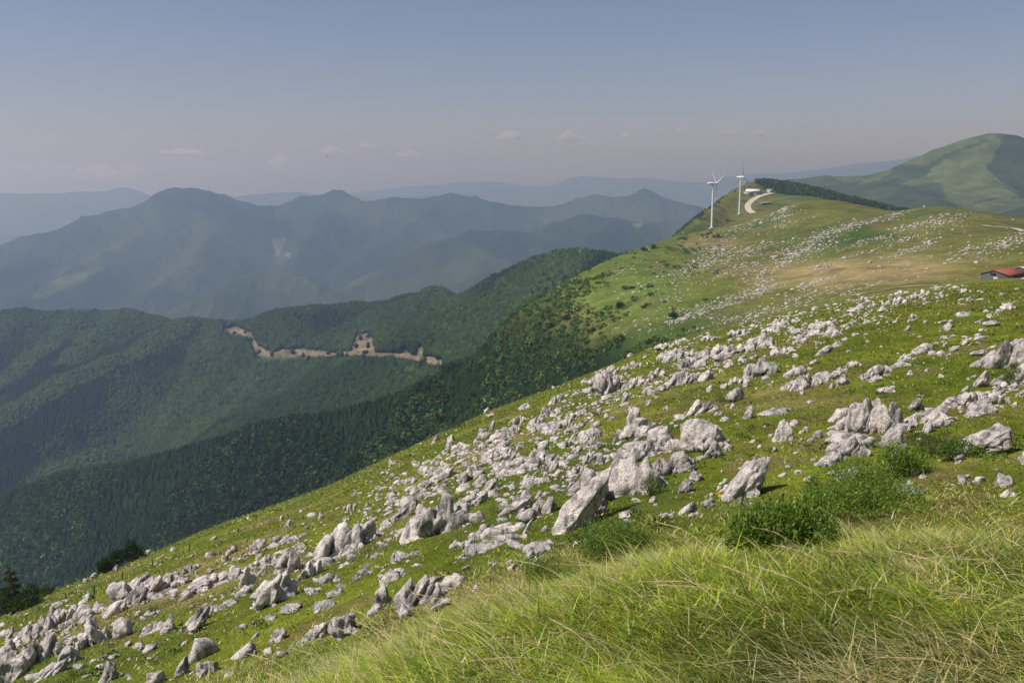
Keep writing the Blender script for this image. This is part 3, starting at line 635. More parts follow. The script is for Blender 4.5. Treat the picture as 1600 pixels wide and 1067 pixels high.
# more measured rocks without a story: px, py base, width, height, style
MORE = """150 957 26 22 b|136 940 32 18 l|137 972 26 20 b|118 952 20 12 l|285 914 30 17 c|272 902 22 12 l|299 892 30 18 c|146 904 18 12 l|135 910 14 8 l|181 892 16 16 s|225 869 32 14 c|252 872 9 8 b
328 870 24 13 l|350 908 18 14 l|420 880 30 22 c|408 898 24 14 l|505 906 22 13 l|527 909 22 20 s|555 906 14 10 l|490 929 48 14 l|503 954 32 20 b|530 873 24 9 l|621 876 22 22 c|592 852 15 13 s|574 887 18 10 l|578 898 18 8 l|573 872 9 9 b
582 817 22 13 l|617 834 24 10 l|586 842 16 10 l|450 822 18 18 s|402 857 26 22 c|430 847 26 12 l|364 864 28 14 l|488 807 24 8 l|502 810 12 18 s|546 798 24 18 c|440 812 10 10 b|520 840 10 6 l|330 895 14 8 l
655 802 22 26 p|665 822 18 12 l|732 854 24 18 c|765 855 28 11 l|712 850 12 10 l|770 885 22 13 c|800 889 22 14 l|838 878 17 13 b|745 920 18 9 l|740 838 10 8 b|900 812 10 8 b|853 800 20 18 c|1020 784 20 12 l|1041 810 34 13 l|1089 806 13 9 b
1280 684 28 16 l|1265 692 16 12 l|1252 690 10 8 b|1345 678 14 9 l|1540 630 20 12 l|1565 630 26 18 c|1586 636 16 10 l|1527 556 32 16 s|1267 604 34 20 c|1315 602 30 20 s|1298 606 14 10 l|1355 592 20 18 c|1345 594 12 12 b|1422 586 15 10 l|1332 574 26 14 c|1384 614 26 17 c|1228 608 24 11 l
1478 518 22 22 s|1425 502 18 14 b|1418 517 14 10 b|1281 514 30 20 c|1303 525 26 16 c|1337 498 8 12 p|1575 484 34 14 s|1558 490 12 8 b|1548 510 32 12 l|1530 506 14 8 l|1407 474 24 14 c|1388 476 16 10 l|1443 548 38 16 s|1456 555 22 12 s|1490 548 18 9 l|1440 460 14 10 b|1425 468 18 11 c|1505 458 14 8 b|1470 462 12 8 b
1515 470 16 8 l|1365 480 12 9 b|1378 484 10 7 b|1500 640 14 8 l|1595 620 22 14 l|1550 640 10 7 b|1410 560 9 6 b|1390 588 8 6 b|1470 590 12 7 l|1210 706 16 11 l|1187 700 9 9 p|1247 740 20 9 l|1232 730 14 8 l|1260 752 16 10 l|1300 742 26 10 l|1270 720 10 7 b|1290 730 12 8 b|1222 648 9 7 b
955 612 52 46 c|978 628 20 26 s|930 600 24 18 c|1000 602 34 24 c|1025 590 26 22 c|1058 600 36 28 c|1090 597 48 28 c|1075 575 30 20 c|1060 562 44 24 c|1100 560 34 24 c|1125 552 36 20 c|1153 552 46 26 c|1190 542 42 30 c|1222 554 32 16 c|1150 600 22 16 c|1130 607 18 12 l|1165 604 16 14 b|1036 608 30 14 l|1012 615 22 18 s|1108 612 16 16 s
940 588 26 16 c|965 582 30 18 c|990 575 26 14 c|1040 545 30 14 c|1070 535 26 10 l|1110 532 28 12 c|1150 525 28 14 c|1205 520 34 14 c|1225 508 24 9 l|1240 517 18 8 l|912 598 14 10 b|935 646 18 16 p|905 650 28 16 c|880 668 28 22 c|860 650 34 28 c|868 630 22 22 c|835 665 28 24 c|820 640 32 18 s|812 662 26 20 c|800 678 34 22 c|775 690 36 20 s
768 672 14 26 p|755 700 22 10 l|705 690 18 20 s|680 690 18 22 s|702 702 20 14 b|760 640 14 14 b|765 652 20 10 l|742 720 16 9 l|716 726 22 9 l|770 720 30 20 c|800 718 30 22 c|735 750 34 30 c|700 745 30 26 c|665 738 24 18 c|672 760 32 18 c|650 770 24 10 l|645 755 14 14 b|612 748 16 14 s|598 742 14 7 l|590 765 18 8 l
612 766 16 8 l|625 758 12 8 b|578 776 12 6 l|640 790 22 9 l|700 785 12 8 b|690 772 20 10 l|765 765 32 30 s|790 740 30 26 c|815 730 28 24 s|840 722 36 30 c|862 735 34 32 c|830 755 24 18 c|800 765 20 12 b|880 700 40 16 l|865 690 26 14 s|905 705 24 14 c|920 690 26 18 c|935 702 18 22 s|925 722 30 22 c|905 740 26 20 c|880 750 14 10 b
950 720 36 16 c|895 690 18 14 b|850 705 24 22 p|930 668 28 14 l|950 652 20 10 l|905 668 22 12 c|1040 640 12 10 p|1013 633 10 10 b|1060 655 10 6 b|1145 638 15 9 l|1120 640 20 8 l|1125 672 9 6 b|1195 668 7 5 b|1152 665 10 6 b|1242 605 10 8 b|1265 578 10 6 b|1215 575 10 10 p|925 560 16 10 l|985 552 18 8 l|865 608 12 6 l
575 790 12 7 l|560 800 10 6 b|610 790 10 6 b|545 812 12 6 l|470 800 10 6 b|415 870 10 7 b|300 950 14 9 b|225 945 14 9 b|240 960 10 7 b|330 960 12 8 b|355 960 9 6 b|220 1015 16 10 l|200 1010 22 11 l|160 1030 24 11 l|125 1046 26 12 l|60 985 16 12 b|330 945 9 6 b|480 960 8 6 b|395 975 10 7 b|740 925 9 6 b"""
STY = {'b': 'boulder', 'l': 'low', 'c': 'crag', 's': 'slab', 'p': 'spire'}
ADJ = {'boulder': 'rounded', 'low': 'low', 'crag': 'jagged', 'slab': 'slanting', 'spire': 'pointed', 'block': 'blocky'}
marks = [(q[8], q[0], q[1] - q[3] / 2) for q in LM if q[8]]
marks += [('the red-roofed barn', 1565, 425), ('the dark bush', 1215, 810), ('the leafy fern patch', 1345, 740)]
rock_list = []                       # (object, px, py, size px, style)
def place_rock(px, py, w, h, style, lean, dfac, seed, label=None):
    h *= (0.95 if label else 0.78) * (0.85 if style in ('spire', 'slab') and h < 60 else 1)
    if style == 'spire': w *= 1.15
    w *= 1.1 if label else 0.82
    P, r = hit(px, py); m = r / FPX
    big = max(w, h)
    sub = 5 if (big > 45 and style != 'crag') else (4 if big > 24 else 3)
    if style == 'crag' and big > 24: sub = 4
    W, H = max(0.55 * w, w - lean * h * 0.6) * m * 1.1, h * m * 1.05
    lb = (label or '').split(' in the bottom')[0].split(' below')[0].split(' beside')[0].split(' behind')[0].split(' between')[0].split(' of ')[0].split(' above')[0].split(' under')[0]
    mat = M_ROCKW if ('white' in lb or 'smooth' in lb) else (M_ROCKD if 'dark' in lb and 'furrows' not in lb and 'cap' not in lb and 'spots' not in lb and 'recess' not in lb and 'tip' not in lb and 'crusted' not in lb else M_ROCK)
    me = rock_mesh(seed, sub, W, W * dfac, H, style, lean, 'limestone_rock', mat)
    az = math.atan2(P[0], P[1])
    o = link('limestone_rock', me, loc=(P[0] + math.sin(az) * W * dfac * 0.25, P[1] + math.cos(az) * W * dfac * 0.25, 0))
    o.location.z = float(near_z(np.array([o.location.x]), np.array([o.location.y]))[0]) - 0.03 * H
    o.rotation_euler = (0, 0, -az)
    tag(o, label, 'rock', 'limestone rocks standing out of the meadow')
    rock_list.append([o, px, py - h / 2, math.sqrt(w * h), style, label])
    return o
for i, q in enumerate(LM):
    place_rock(q[0], q[1], q[2], q[3], q[4], q[5], q[6], 1000 + i * 7, q[7])
rg = random.Random(5)
for i, t in enumerate(MORE.replace('\n', '|').split('|')):
    a = t.split(); px, py, w, h = map(float, a[:4])
    place_rock(px, py, w, h, STY[a[4]], rg.uniform(0.0, 0.32), rg.uniform(0.65, 0.95), 3000 + i * 13)
SIZE = [(11, 'tiny'), (17, 'small'), (25, 'medium'), (999, 'large')]
def where(dx, dy):
    a = math.degrees(math.atan2(-dy, dx)) % 360
    return ['right of', 'up and right of', 'straight above', 'up and left of', 'left of', 'down and left of', 'straight below', 'down and right of'][int((a + 22.5) // 45) % 8]
byl = {}
for e in rock_list:
    if e[5]: continue
    d = sorted((math.hypot(e[1] - mx, (e[2] - my) * 1.6), k) for k, (nm, mx, my) in enumerate(marks))[0]
    nm, mx, my = marks[d[1]]
    sz = next(s for lim, s in SIZE if e[3] < lim)
    byl.setdefault((sz, ADJ[e[4]], where(e[1] - mx, e[2] - my), nm), []).append((d[0], e))
ORD = ['nearest', 'second nearest', 'third nearest', 'fourth nearest', 'fifth nearest', 'sixth nearest', 'seventh nearest', 'eighth nearest', 'ninth nearest', 'tenth nearest']
for (sz, ad, wh, nm), L in byl.items():
    L.sort(key=lambda k: k[0])
    for k, (d, e) in enumerate(L):
        e[0]['label'] = f"{sz} {ad} rock {wh} {nm}" + (f", {ORD[min(k, 9)]} such rock" if len(L) > 1 else '')

# ---- the uncounted stones: one object on the meadow, one on the hill
def hit_many(px, py, zf=near_z, r0=8.0, r1=345.0, n=170, **kw):
    a, s = px_dir(px, py); r = np.geomspace(r0, r1, n)[:, None]
    X = np.sin(a)[None] * r; Y = np.cos(a)[None] * r
    d = s[None] * r - zf(X, Y, detail=False)
    k = np.argmax(d < 0, 0); ok = (d < 0).any(0) & (k > 0); k = np.maximum(k, 1); j = np.arange(len(px))
    t = d[k - 1, j] / (d[k - 1, j] - d[k, j] + 1e-12); rr = r[k - 1, 0] * (1 - t) + r[k, 0] * t
    x = np.sin(a) * rr; y = np.cos(a) * rr
    return x[ok], y[ok], rr[ok], ok
def scatter_mesh(name, x, y, z, size, squash, rng, sub, mat, cols=None, flat=False, stretch=0.45):
    v, f = ico(sub); n = len(x); m = len(v)
    K = 24                                            # 24 different stone shapes
    shp = []
    for k in range(K):
        nn = rng.normal(size=(9, 3)); nn /= np.linalg.norm(nn, axis=1)[:, None]; d = rng.uniform(0.5, 1, 9)
        r = (((np.maximum(0, v @ nn.T) / d)**12).sum(1) + 0.8**12)**(-1 / 12)
        p = v * r[:, None]; o = rng.uniform(0, 30, 3)
        p = p * (1 + 0.35 * noise3(p[:, 0] * 2 + o[0], p[:, 1] * 2 + o[1], p[:, 2] * 2 + o[2]))[:, None]
        p[:, 0] += 0.2 * p[:, 2]; shp.append(p)
    shp = np.array(shp)[rng.integers(0, K, n)]
    an = rng.uniform(-1, 1, n) * 0.8; ca, sa = np.cos(an)[:, None], np.sin(an)[:, None]
    sx = (size * rng.uniform(1 - stretch * 0.3, 1 + stretch, n))[:, None]; sy = (size * rng.uniform(0.6, 1.0, n))[:, None]; sz_ = (size * squash)[:, None]
    X = shp[:, :, 0] * sx; Y = shp[:, :, 1] * sy; Z = shp[:, :, 2] * sz_
    V = np.stack([X * ca - Y * sa + x[:, None], X * sa + Y * ca + y[:, None], Z + z[:, None]], -1).reshape(-1, 3)
    F = (f[None] + (np.arange(n) * m)[:, None, None]).reshape(-1, 3)
    c = None if cols is None else np.repeat(cols, m, 0)
    return np_mesh(name, V, [F], [mat], c, smooth=not flat)
rng = np.random.default_rng(77)
# bands of rubble: (px, py, half width)
BANDS = [([(0, 1040), (80, 990), (230, 925), (330, 898), (450, 868), (560, 838), (640, 812), (740, 790), (860, 728), (950, 705), (1060, 690)], 20, 1500),
         ([(580, 775), (700, 735), (800, 695), (880, 655), (960, 605), (1060, 575), (1170, 540), (1240, 508), (1330, 480), (1450, 458)], 17, 3400),
         ([(930, 560), (1060, 535), (1200, 505), (1300, 475), (1420, 457), (1520, 450)], 6, 900),
         ([(1200, 560), (1300, 515), (1420, 470), (1560, 480)], 22, 300), ([(1230, 610), (1330, 580), (1450, 550), (1590, 500)], 14, 250),
         ([(1240, 740), (1340, 690), (1450, 655), (1590, 620)], 14, 260), ([(560, 900), (680, 860), (800, 850), (900, 800)], 14, 140)]
PX_, PY_ = [], []
for pts, wd, n in BANDS:
    n = int(n * 0.7)
    pts = np.array(pts, float); L = np.r_[0, np.cumsum(np.hypot(*np.diff(pts, axis=0).T))]
    nc = max(6, n // 9); tc_ = rng.uniform(0, L[-1], nc)                   # clusters
    cx = np.interp(tc_, L, pts[:, 0]) + rng.normal(0, wd * 0.6, nc); cy = np.interp(tc_, L, pts[:, 1]) + rng.normal(0, wd, nc)
    k = rng.integers(0, nc, n); u = rng.normal(0, wd * 0.9, n)
    PX_.append(cx[k] + u); PY_.append(cy[k] - 0.42 * u + rng.normal(0, wd * 0.28, n))
n = 1500; PX_.append(rng.uniform(-60, 1660, n)); PY_.append(rng.uniform(440, 1067, n))
px = np.concatenate(PX_); py = np.concatenate(PY_)
x, y, r, ok = hit_many(px, py); keep = (r > 20); x, y, r = x[keep], y[keep], r[keep]
size = np.exp(rng.normal(math.log(0.115), 0.6, len(x))); size = np.clip(size, 0.04, 0.55) * (0.65 + r / 330)
z = near_z(x, y)
big = size / r > 0.0035
cuts = [(big, 3), (~big, 2)]
M1 = scatter_mesh('a', x[big], y[big], z[big] + size[big] * 0.1, size[big], rng.uniform(0.5, 1.1, big.sum()), rng, 3, M_ROCK)
M2 = scatter_mesh('b', x[~big], y[~big], z[~big] + size[~big] * 0.1, size[~big], rng.uniform(0.5, 1.1, (~big).sum()), rng, 2, M_ROCK)
import bmesh
bm = bmesh.new(); bm.from_mesh(M1); bm.from_mesh(M2); bm.to_mesh(M1); bm.free()
st = link('scattered_stones', M1); tag(st, 'small pale limestone stones strewn in bands across the meadow', 'stones', kind='stuff')
# stones on the hill
M_ROCKH = rock_mat('hill_limestone', 0.8, 0.6)
CL = [(1222, 330, 12, 7, 260), (1205, 345, 22, 5, 200), (1165, 352, 20, 4, 150), (1225, 352, 20, 5, 120), (1250, 395, 34, 8, 700), (1225, 410, 28, 6, 300), (1340, 352, 45, 4, 420), (1290, 366, 30, 6, 380), (1395, 337, 18, 3, 130),
      (1125, 385, 16, 12, 280), (1100, 405, 26, 10, 420), (1150, 400, 30, 8, 300), (1185, 390, 24, 6, 220), (1075, 420, 24, 8, 260), (1160, 418, 22, 6, 200), (1195, 448, 16, 7, 240), (1185, 440, 8, 10, 120), (1130, 468, 40, 5, 380), (1095, 488, 30, 5, 260), (1070, 500, 16, 4, 120),
      (1440, 350, 34, 4, 330), (1480, 345, 18, 3, 150), (1430, 368, 50, 5, 260), (1430, 385, 24, 5, 300), (1360, 375, 30, 4, 130), (1520, 392, 40, 6, 240), (1570, 386, 24, 7, 260), (1590, 370, 16, 4, 80), (1270, 440, 24, 4, 170), (1290, 415, 20, 4, 110), (1350, 450, 30, 3, 110), (1310, 405, 30, 3, 80),
      (980, 420, 14, 6, 70), (960, 470, 40, 16, 110), (900, 520, 30, 14, 50), (1020, 440, 40, 12, 120), (1008, 388, 6, 3, 30), (1250, 470, 60, 8, 300), (1170, 490, 50, 6, 260), (1100, 375, 10, 8, 80), (1060, 455, 40, 12, 160), (1000, 510, 40, 14, 90)]
PX_, PY_ = [], []
for cx, cy, sx, sy, n in CL:
    n = int(n * 0.75)
    u = rng.normal(0, sx, n); PX_.append(cx + u); PY_.append(cy - 0.32 * u + rng.normal(0, sy * 0.75, n))
n = 800; PX_.append(rng.uniform(960, 1640, n)); PY_.append(rng.uniform(330, 520, n))
px = np.concatenate(PX_); py = np.concatenate(PY_)
x, y, r, ok = hit_many(px, py, hill_z, 330, 1100, 120); z = hill_z(x, y)
qx, qy, _ = project(x, y, z); keep = (qx > 940) & (qy > 322) & (r > 335); x, y, z, r = x[keep], y[keep], z[keep], r[keep]
size = np.clip(np.exp(rng.normal(math.log(0.33), 0.5, len(x))), 0.14, 1.2) * (0.6 + r / 1100)
hs = scatter_mesh('hill_stones', x, y, z + size * 0.05, size, rng.uniform(0.4, 0.9, len(x)), rng, 1, M_ROCKH, flat=True)
tag(link('hill_stones', hs), 'pale limestone stones scattered in bands over the middle hill', 'stones', kind='stuff')
# ------------------------------------------------------------------ far woods: one mass of crowns on each slope
def crowns(name, x, y, z, rad, hgt, cols, rng, sub, flat=True, label=None):
    v, f = ico(sub); n = len(x); K = 16; shp = []
    for k in range(K):
        o = rng.uniform(0, 30, 3); p = v * (1 + 0.38 * noise3(v[:, 0] * 1.7 + o[0], v[:, 1] * 1.7 + o[1], v[:, 2] * 1.7 + o[2]))[:, None]; shp.append(p)
    shp = np.array(shp)[rng.integers(0, K, n)]
    V = np.stack([shp[:, :, 0] * rad[:, None] + x[:, None], shp[:, :, 1] * rad[:, None] + y[:, None], shp[:, :, 2] * (hgt * 0.55)[:, None] + (z + hgt * 0.42)[:, None]], -1).reshape(-1, 3)
    F = (f[None] + (np.arange(n) * len(v))[:, None, None]).reshape(-1, 3)
    return V, F, np.repeat(cols, len(v), 0)
def conifers(x, y, z, rad, hgt, cols, rng):
    k = 6; th = np.linspace(0, 2 * math.pi, k, endpoint=False); n = len(x)
    lv = [(0.12, 1.0), (0.50, 0.72), (0.42, 1.0 * 0.62 + 0.2), (0.78, 0.40)]
    ring = []
    for zz, rr in ((0.08, 1.0), (0.45, 0.55), (0.40, 0.74), (0.72, 0.30)):
        ring.append(np.c_[np.cos(th) * rr, np.sin(th) * rr, np.full(k, zz)])
    base = np.concatenate(ring + [np.array([[0, 0, 1.0]])])
    q = []
    for a, b in ((0, 1), (2, 3)):
        for i in range(k): q.append([a * k + i, a * k + (i + 1) % k, b * k + (i + 1) % k]); q.append([a * k + i, b * k + (i + 1) % k, b * k + i])
    for i in range(k): q.append([3 * k + i, 3 * k + (i + 1) % k, 4 * k])
    q = np.array(q); m = len(base)
    jit = 1 + rng.uniform(-0.25, 0.25, (n, m)); a = rng.uniform(0, 6.28, n)
    bx = base[:, 0][None] * jit; by = base[:, 1][None] * jit
    V = np.stack([(bx * np.cos(a)[:, None] - by * np.sin(a)[:, None]) * rad[:, None] + x[:, None], (bx * np.sin(a)[:, None] + by * np.cos(a)[:, None]) * rad[:, None] + y[:, None], base[:, 2][None] * hgt[:, None] + z[:, None]], -1).reshape(-1, 3)
    return V, (q[None] + (np.arange(n) * m)[:, None, None]).reshape(-1, 3), np.repeat(cols, m, 0)
def join_parts(name, parts, mat, label, smooth=False):
    Vs, Fs, Cs, k = [], [], [], 0
    for V, F, c in parts: Vs.append(V); Fs.append(F + k); Cs.append(c); k += len(V)
    o = link(name, np_mesh(name, np.concatenate(Vs), [np.concatenate(Fs)], [mat], np.concatenate(Cs), smooth)); tag(o, label, 'forest', kind='stuff'); return o
def leafcol(rng, n, base, var=0.3, hue=0.15):
    base = np.asarray(base); v = np.exp(rng.normal(0, var, n))[:, None]; h = rng.normal(0, hue, n)[:, None]
    return np.clip(base * v * np.c_[1 + h, np.ones(n), 1 - h], 0.003, 0.6)
rng = np.random.default_rng(31)
def ragged(x, y, z, rad, hgt, cols, rng, m=36):
    """crowns made of many leaf-mass faces with an uneven outline"""
    n = len(x); d = rng.normal(size=(n, m, 3)); d /= np.linalg.norm(d, axis=2)[..., None]; d[..., 2] = np.abs(d[..., 2]) * 1.1 - 0.15
    lump = 1 + 0.35 * np.sin(d[..., 0] * 3 + rng.uniform(0, 6, (n, 1))) * np.cos(d[..., 1] * 3 + rng.uniform(0, 6, (n, 1)))
    q = rng.uniform(0.55, 1.05, (n, m)) * lump
    C = np.stack([d[..., 0] * q * rad[:, None] + x[:, None], d[..., 1] * q * rad[:, None] + y[:, None], d[..., 2] * q * hgt[:, None] * 0.8 + z[:, None] + hgt[:, None] * 0.12], -1)
    nn = d + rng.normal(size=d.shape) * 0.45; nn /= np.linalg.norm(nn, axis=2)[..., None]
    a = np.cross(nn, rng.normal(size=d.shape)); a /= np.linalg.norm(a, axis=2)[..., None]; b = np.cross(nn, a)
    s = (rad[:, None] * rng.uniform(0.16, 0.34, (n, m)))[..., None]
    V = np.stack([C - a * s, C + b * s * 0.8, C + a * s * 0.9, C - b * s], 2).reshape(-1, 3)
    k = (np.arange(n * m) * 4)[:, None]; F = np.concatenate([k + np.array([[0, 1, 2]]), k + np.array([[0, 2, 3]])])
    c = np.repeat(np.repeat(cols, m, 0) * np.exp(rng.normal(0, 0.18, n * m))[:, None], 4, 0)
    return V, F, c
def sample_polar(n, a0, a1, r0, r1):
    a = np.radians(rng.uniform(a0, a1, n)); r = np.sqrt(rng.uniform(r0**2, r1**2, n)); return np.sin(a) * r, np.cos(a) * r
BL = (0.025, 0.042, 0.012); CF = (0.016, 0.031, 0.011)
# the ridges across the valley
x, y = sample_polar(150000, -30, 9, 1080, 2560); z = d_z(x, y); PX, PY, dep = project(x, y, z)
keep = (PY < 870) & (z > -620)
bare = np.zeros(len(x), bool)
for dyy in (0, -4, -8, -11): bare |= scar_mask(PX, PY + dyy) & (dep < 2040)
keep &= ~bare | (rng.uniform(0, 1, len(x)) < 0.012)
x, y, z, PX, PY = x[keep], y[keep], z[keep], PX[keep], PY[keep]; r = np.hypot(x, y)
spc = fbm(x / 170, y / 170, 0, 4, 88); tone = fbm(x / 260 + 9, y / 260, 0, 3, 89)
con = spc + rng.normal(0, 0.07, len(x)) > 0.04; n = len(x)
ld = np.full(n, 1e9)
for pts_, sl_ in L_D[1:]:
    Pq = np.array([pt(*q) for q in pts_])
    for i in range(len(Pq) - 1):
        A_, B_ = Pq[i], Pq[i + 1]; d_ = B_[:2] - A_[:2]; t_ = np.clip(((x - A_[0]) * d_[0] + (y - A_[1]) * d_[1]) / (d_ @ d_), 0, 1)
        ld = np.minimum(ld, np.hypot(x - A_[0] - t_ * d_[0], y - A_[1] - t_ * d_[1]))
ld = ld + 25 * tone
con &= ld > 38; crest_lit = 1 - sstep(15, 60, ld)
cb = leafcol(rng, n, BL, 0.26, 0.12) * (1 + 0.4 * tone + 0.3 * crest_lit)[:, None]; cc = leafcol(rng, n, CF, 0.2, 0.08)  # lighter broadleaf along the spurs, plus sunlight painted onto their crest lines
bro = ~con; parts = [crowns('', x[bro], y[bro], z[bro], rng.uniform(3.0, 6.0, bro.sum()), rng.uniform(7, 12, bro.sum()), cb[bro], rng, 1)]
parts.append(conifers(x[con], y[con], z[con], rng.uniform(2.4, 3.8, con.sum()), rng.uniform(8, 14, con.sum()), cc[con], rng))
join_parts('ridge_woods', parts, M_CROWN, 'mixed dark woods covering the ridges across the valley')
# the flank of the middle hill
x, y = sample_polar(75000, -31, 12, 430, 1400); z = hill_z(x, y); PX, PY, _ = project(x, y, z); r = np.hypot(x, y)
n1 = fbm(x / 70, y / 70, 0, 5, 81); fa = forest_amount(PX, PY, n1)
keep = (rng.uniform(0, 1, len(x)) < fa**1.5) & (PY < 960) & (PX < 1010)
x, y, z, PX, PY, r, n1, fa = [k[keep] for k in (x, y, z, PX, PY, r, n1, fa)]
spc = fbm(x / 90, y / 90, 0, 4, 90) + rng.normal(0, 0.1, len(x)); con = (spc > 0.0) & (PX < 740 + 120 * spc); n = len(x); tone = fbm(x / 120 + 9, y / 120, 0, 3, 94)
scr = sstep(700, 830, PX)
cb = leafcol(rng, n, BL, 0.38, 0.16) * (1.35 + 0.8 * tone)[:, None]; cb = cb * (1 + 0.35 * scr[:, None]); cc = leafcol(rng, n, CF, 0.22, 0.08)
bro = ~con; k = 1 - 0.62 * scr[bro]
parts = [ragged(x[bro], y[bro], z[bro], rng.uniform(2.6, 5.2, bro.sum()) * k, rng.uniform(6, 10, bro.sum()) * k, cb[bro], rng, 34)]
parts.append(conifers(x[con], y[con], z[con], rng.uniform(1.9, 3.2, con.sum()), rng.uniform(5.5, 9.5, con.sum()) * (1 - 0.35 * sstep(560, 740, PX[con])), cc[con], rng))
join_parts('flank_woods', parts, M_CROWN, 'conifer and broadleaf woods on the lower flank of the middle hill')
# scrub dotted over the grassy flank
x, y = sample_polar(26000, -2, 14, 360, 1100); z = hill_z(x, y); PX, PY, _ = project(x, y, z); n1 = fbm(x / 40, y / 40, 0, 4, 95)
m = sstep(0.0, 0.45, n1) * (PX > 745) * (1 - sstep(980, 1120, PX)) * sstep(400, 470, PY + (PX - 900) * 0.3) + 0.02 * (PX < 1130)
keep = rng.uniform(0, 1, len(x)) < m; x, y, z = x[keep], y[keep], z[keep]; n = len(x); s = np.exp(rng.normal(0, 0.35, n))
P1 = ragged(x, y, z, 1.4 * s, 1.2 * s, leafcol(rng, n, (0.066, 0.100, 0.027), 0.3, 0.1), rng, 22)
# woods on the crest behind the turbines and along the left skyline of the far crest
x, y = sample_polar(30000, 6, 27, 980, 1620); z = hill_z(x, y); PX, PY, _ = project(x, y, z); r = np.hypot(x, y)
n2 = fbm(x / 18, y / 18, 0, 4, 82); crest4 = smooth_interp(np.arctan2(x, y), rows[5][0], rows[5][1])
w4 = (PX + n2 * 10 > 1185) * (r - crest4 + n2 * 30 > np.interp(PX, [1180, 1230, 1330, 1400], [-60, -190, -190, -120])) * (r - crest4 < 60) * (PX < 1560)
w5 = (PX < 1165) * (PX > 1030) * (np.abs(r - crest4) < 45) * 0.35 * (PX < 1130) + (PX < 1175) * (PX > 1040) * (r > crest4 - 200) * (n2 > 0.1) * 0.12
keep = (rng.uniform(0, 1, len(x)) < np.maximum(w4 * 1.0, w5)); x, y, z, PX = x[keep], y[keep], z[keep], PX[keep]; n = len(x)
k = np.where(PX < 1180, 0.5, 1.0)
P2 = ragged(x, y, z, rng.uniform(2.2, 4.4, n) * k, rng.uniform(3.5, 7.0, n) * k, leafcol(rng, n, (0.036, 0.060, 0.020), 0.34, 0.1), rng, 24)
join_parts('hill_scrub', [P1, P2], M_CROWN, 'dark scrub and low woods dotted over the middle hill and its far crest')

# ------------------------------------------------------------------ grass
def blades(x, y, z, L, w, th, col, rng, droop=0.5, seg=3, rise=0.42):
    """curved tapering blades; th is the direction in which each blade leans"""
    n = len(x); t = np.linspace(0, 1, seg + 1)
    dx, dy = np.cos(th), np.sin(th); fa = th + math.pi / 2 + rng.uniform(-0.5, 0.5, n); wx, wy = np.cos(fa), np.sin(fa)
    lean = rng.uniform(0.35, 1.0, n) * droop * 1.35
    V = []
    for i, tt in enumerate(t):
        hx = L * lean * (tt**1.4); hz = L * (rise * tt * 1.15 - 0.55 * rise * tt**2 * (lean / 0.8))
        ww = w * (1 - tt)**0.7 * 0.5 if i < seg else 0
        cx = x + dx * hx; cy = y + dy * hx; cz = z + hz
        if i < seg:
            V.append(np.stack([cx - wx * ww, cy - wy * ww, cz], -1)); V.append(np.stack([cx + wx * ww, cy + wy * ww, cz + ww * 0.3], -1))
        else: V.append(np.stack([cx, cy, cz], -1))
    m = 2 * seg + 1; V = np.stack(V, 1).reshape(-1, 3); b = (np.arange(n) * m)[:, None]
    Q = np.concatenate([b + np.array([[2 * i, 2 * i + 1, 2 * i + 3, 2 * i + 2]]) for i in range(seg - 1)]); T = b + np.array([[2 * seg - 2, 2 * seg - 1, 2 * seg]])
    return V, Q, T, np.repeat(col, m, 0)
def join_blades(name, parts, mat, label, cat):
    Vs, Qs, Ts, Cs, k = [], [], [], [], 0
    for V, Q, T, c in parts: Vs.append(V); Qs.append(Q + k); Ts.append(T + k); Cs.append(c); k += len(V)
    o = link(name, np_mesh(name, np.concatenate(Vs), [np.concatenate(Qs), np.concatenate(Ts)], [mat], np.concatenate(Cs), False)); tag(o, label, cat, kind='stuff'); return o
rng = np.random.default_rng(41)
parts = []
def grass_cols(x, y, n, straw=0.14):
    f = fbm(x / 1.3, y / 1.3, 0, 3, 101); g = fbm(x / 4.5, y / 4.5, 0, 3, 102)
    c = leafcol(rng, n, (0.238, 0.300, 0.024), 0.52, 0.16) * (1 + 0.6 * f + 0.35 * fbm(x / 0.45, y / 0.45, 0, 2, 105))[:, None]
    s = rng.uniform(0, 1, n) < straw * np.clip(1 + 2.6 * g, 0.15, 3) + 0.36 * sstep(0.28, 0.5, fbm(x / 0.8 + 7, y / 1.6, 0, 3, 106)) * (np.hypot(x, y) < 20)
    c = np.where(s[:, None], leafcol(rng, n, (0.70, 0.56, 0.25), 0.22, 0.06), c)
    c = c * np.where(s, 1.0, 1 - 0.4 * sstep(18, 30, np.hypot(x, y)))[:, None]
    d = rng.uniform(0, 1, n) < 0.18; c = np.where(d[:, None] & ~s[:, None], c * np.array((0.5, 0.62, 0.6)), c)
    return np.clip(c, 0.004, 0.75), s
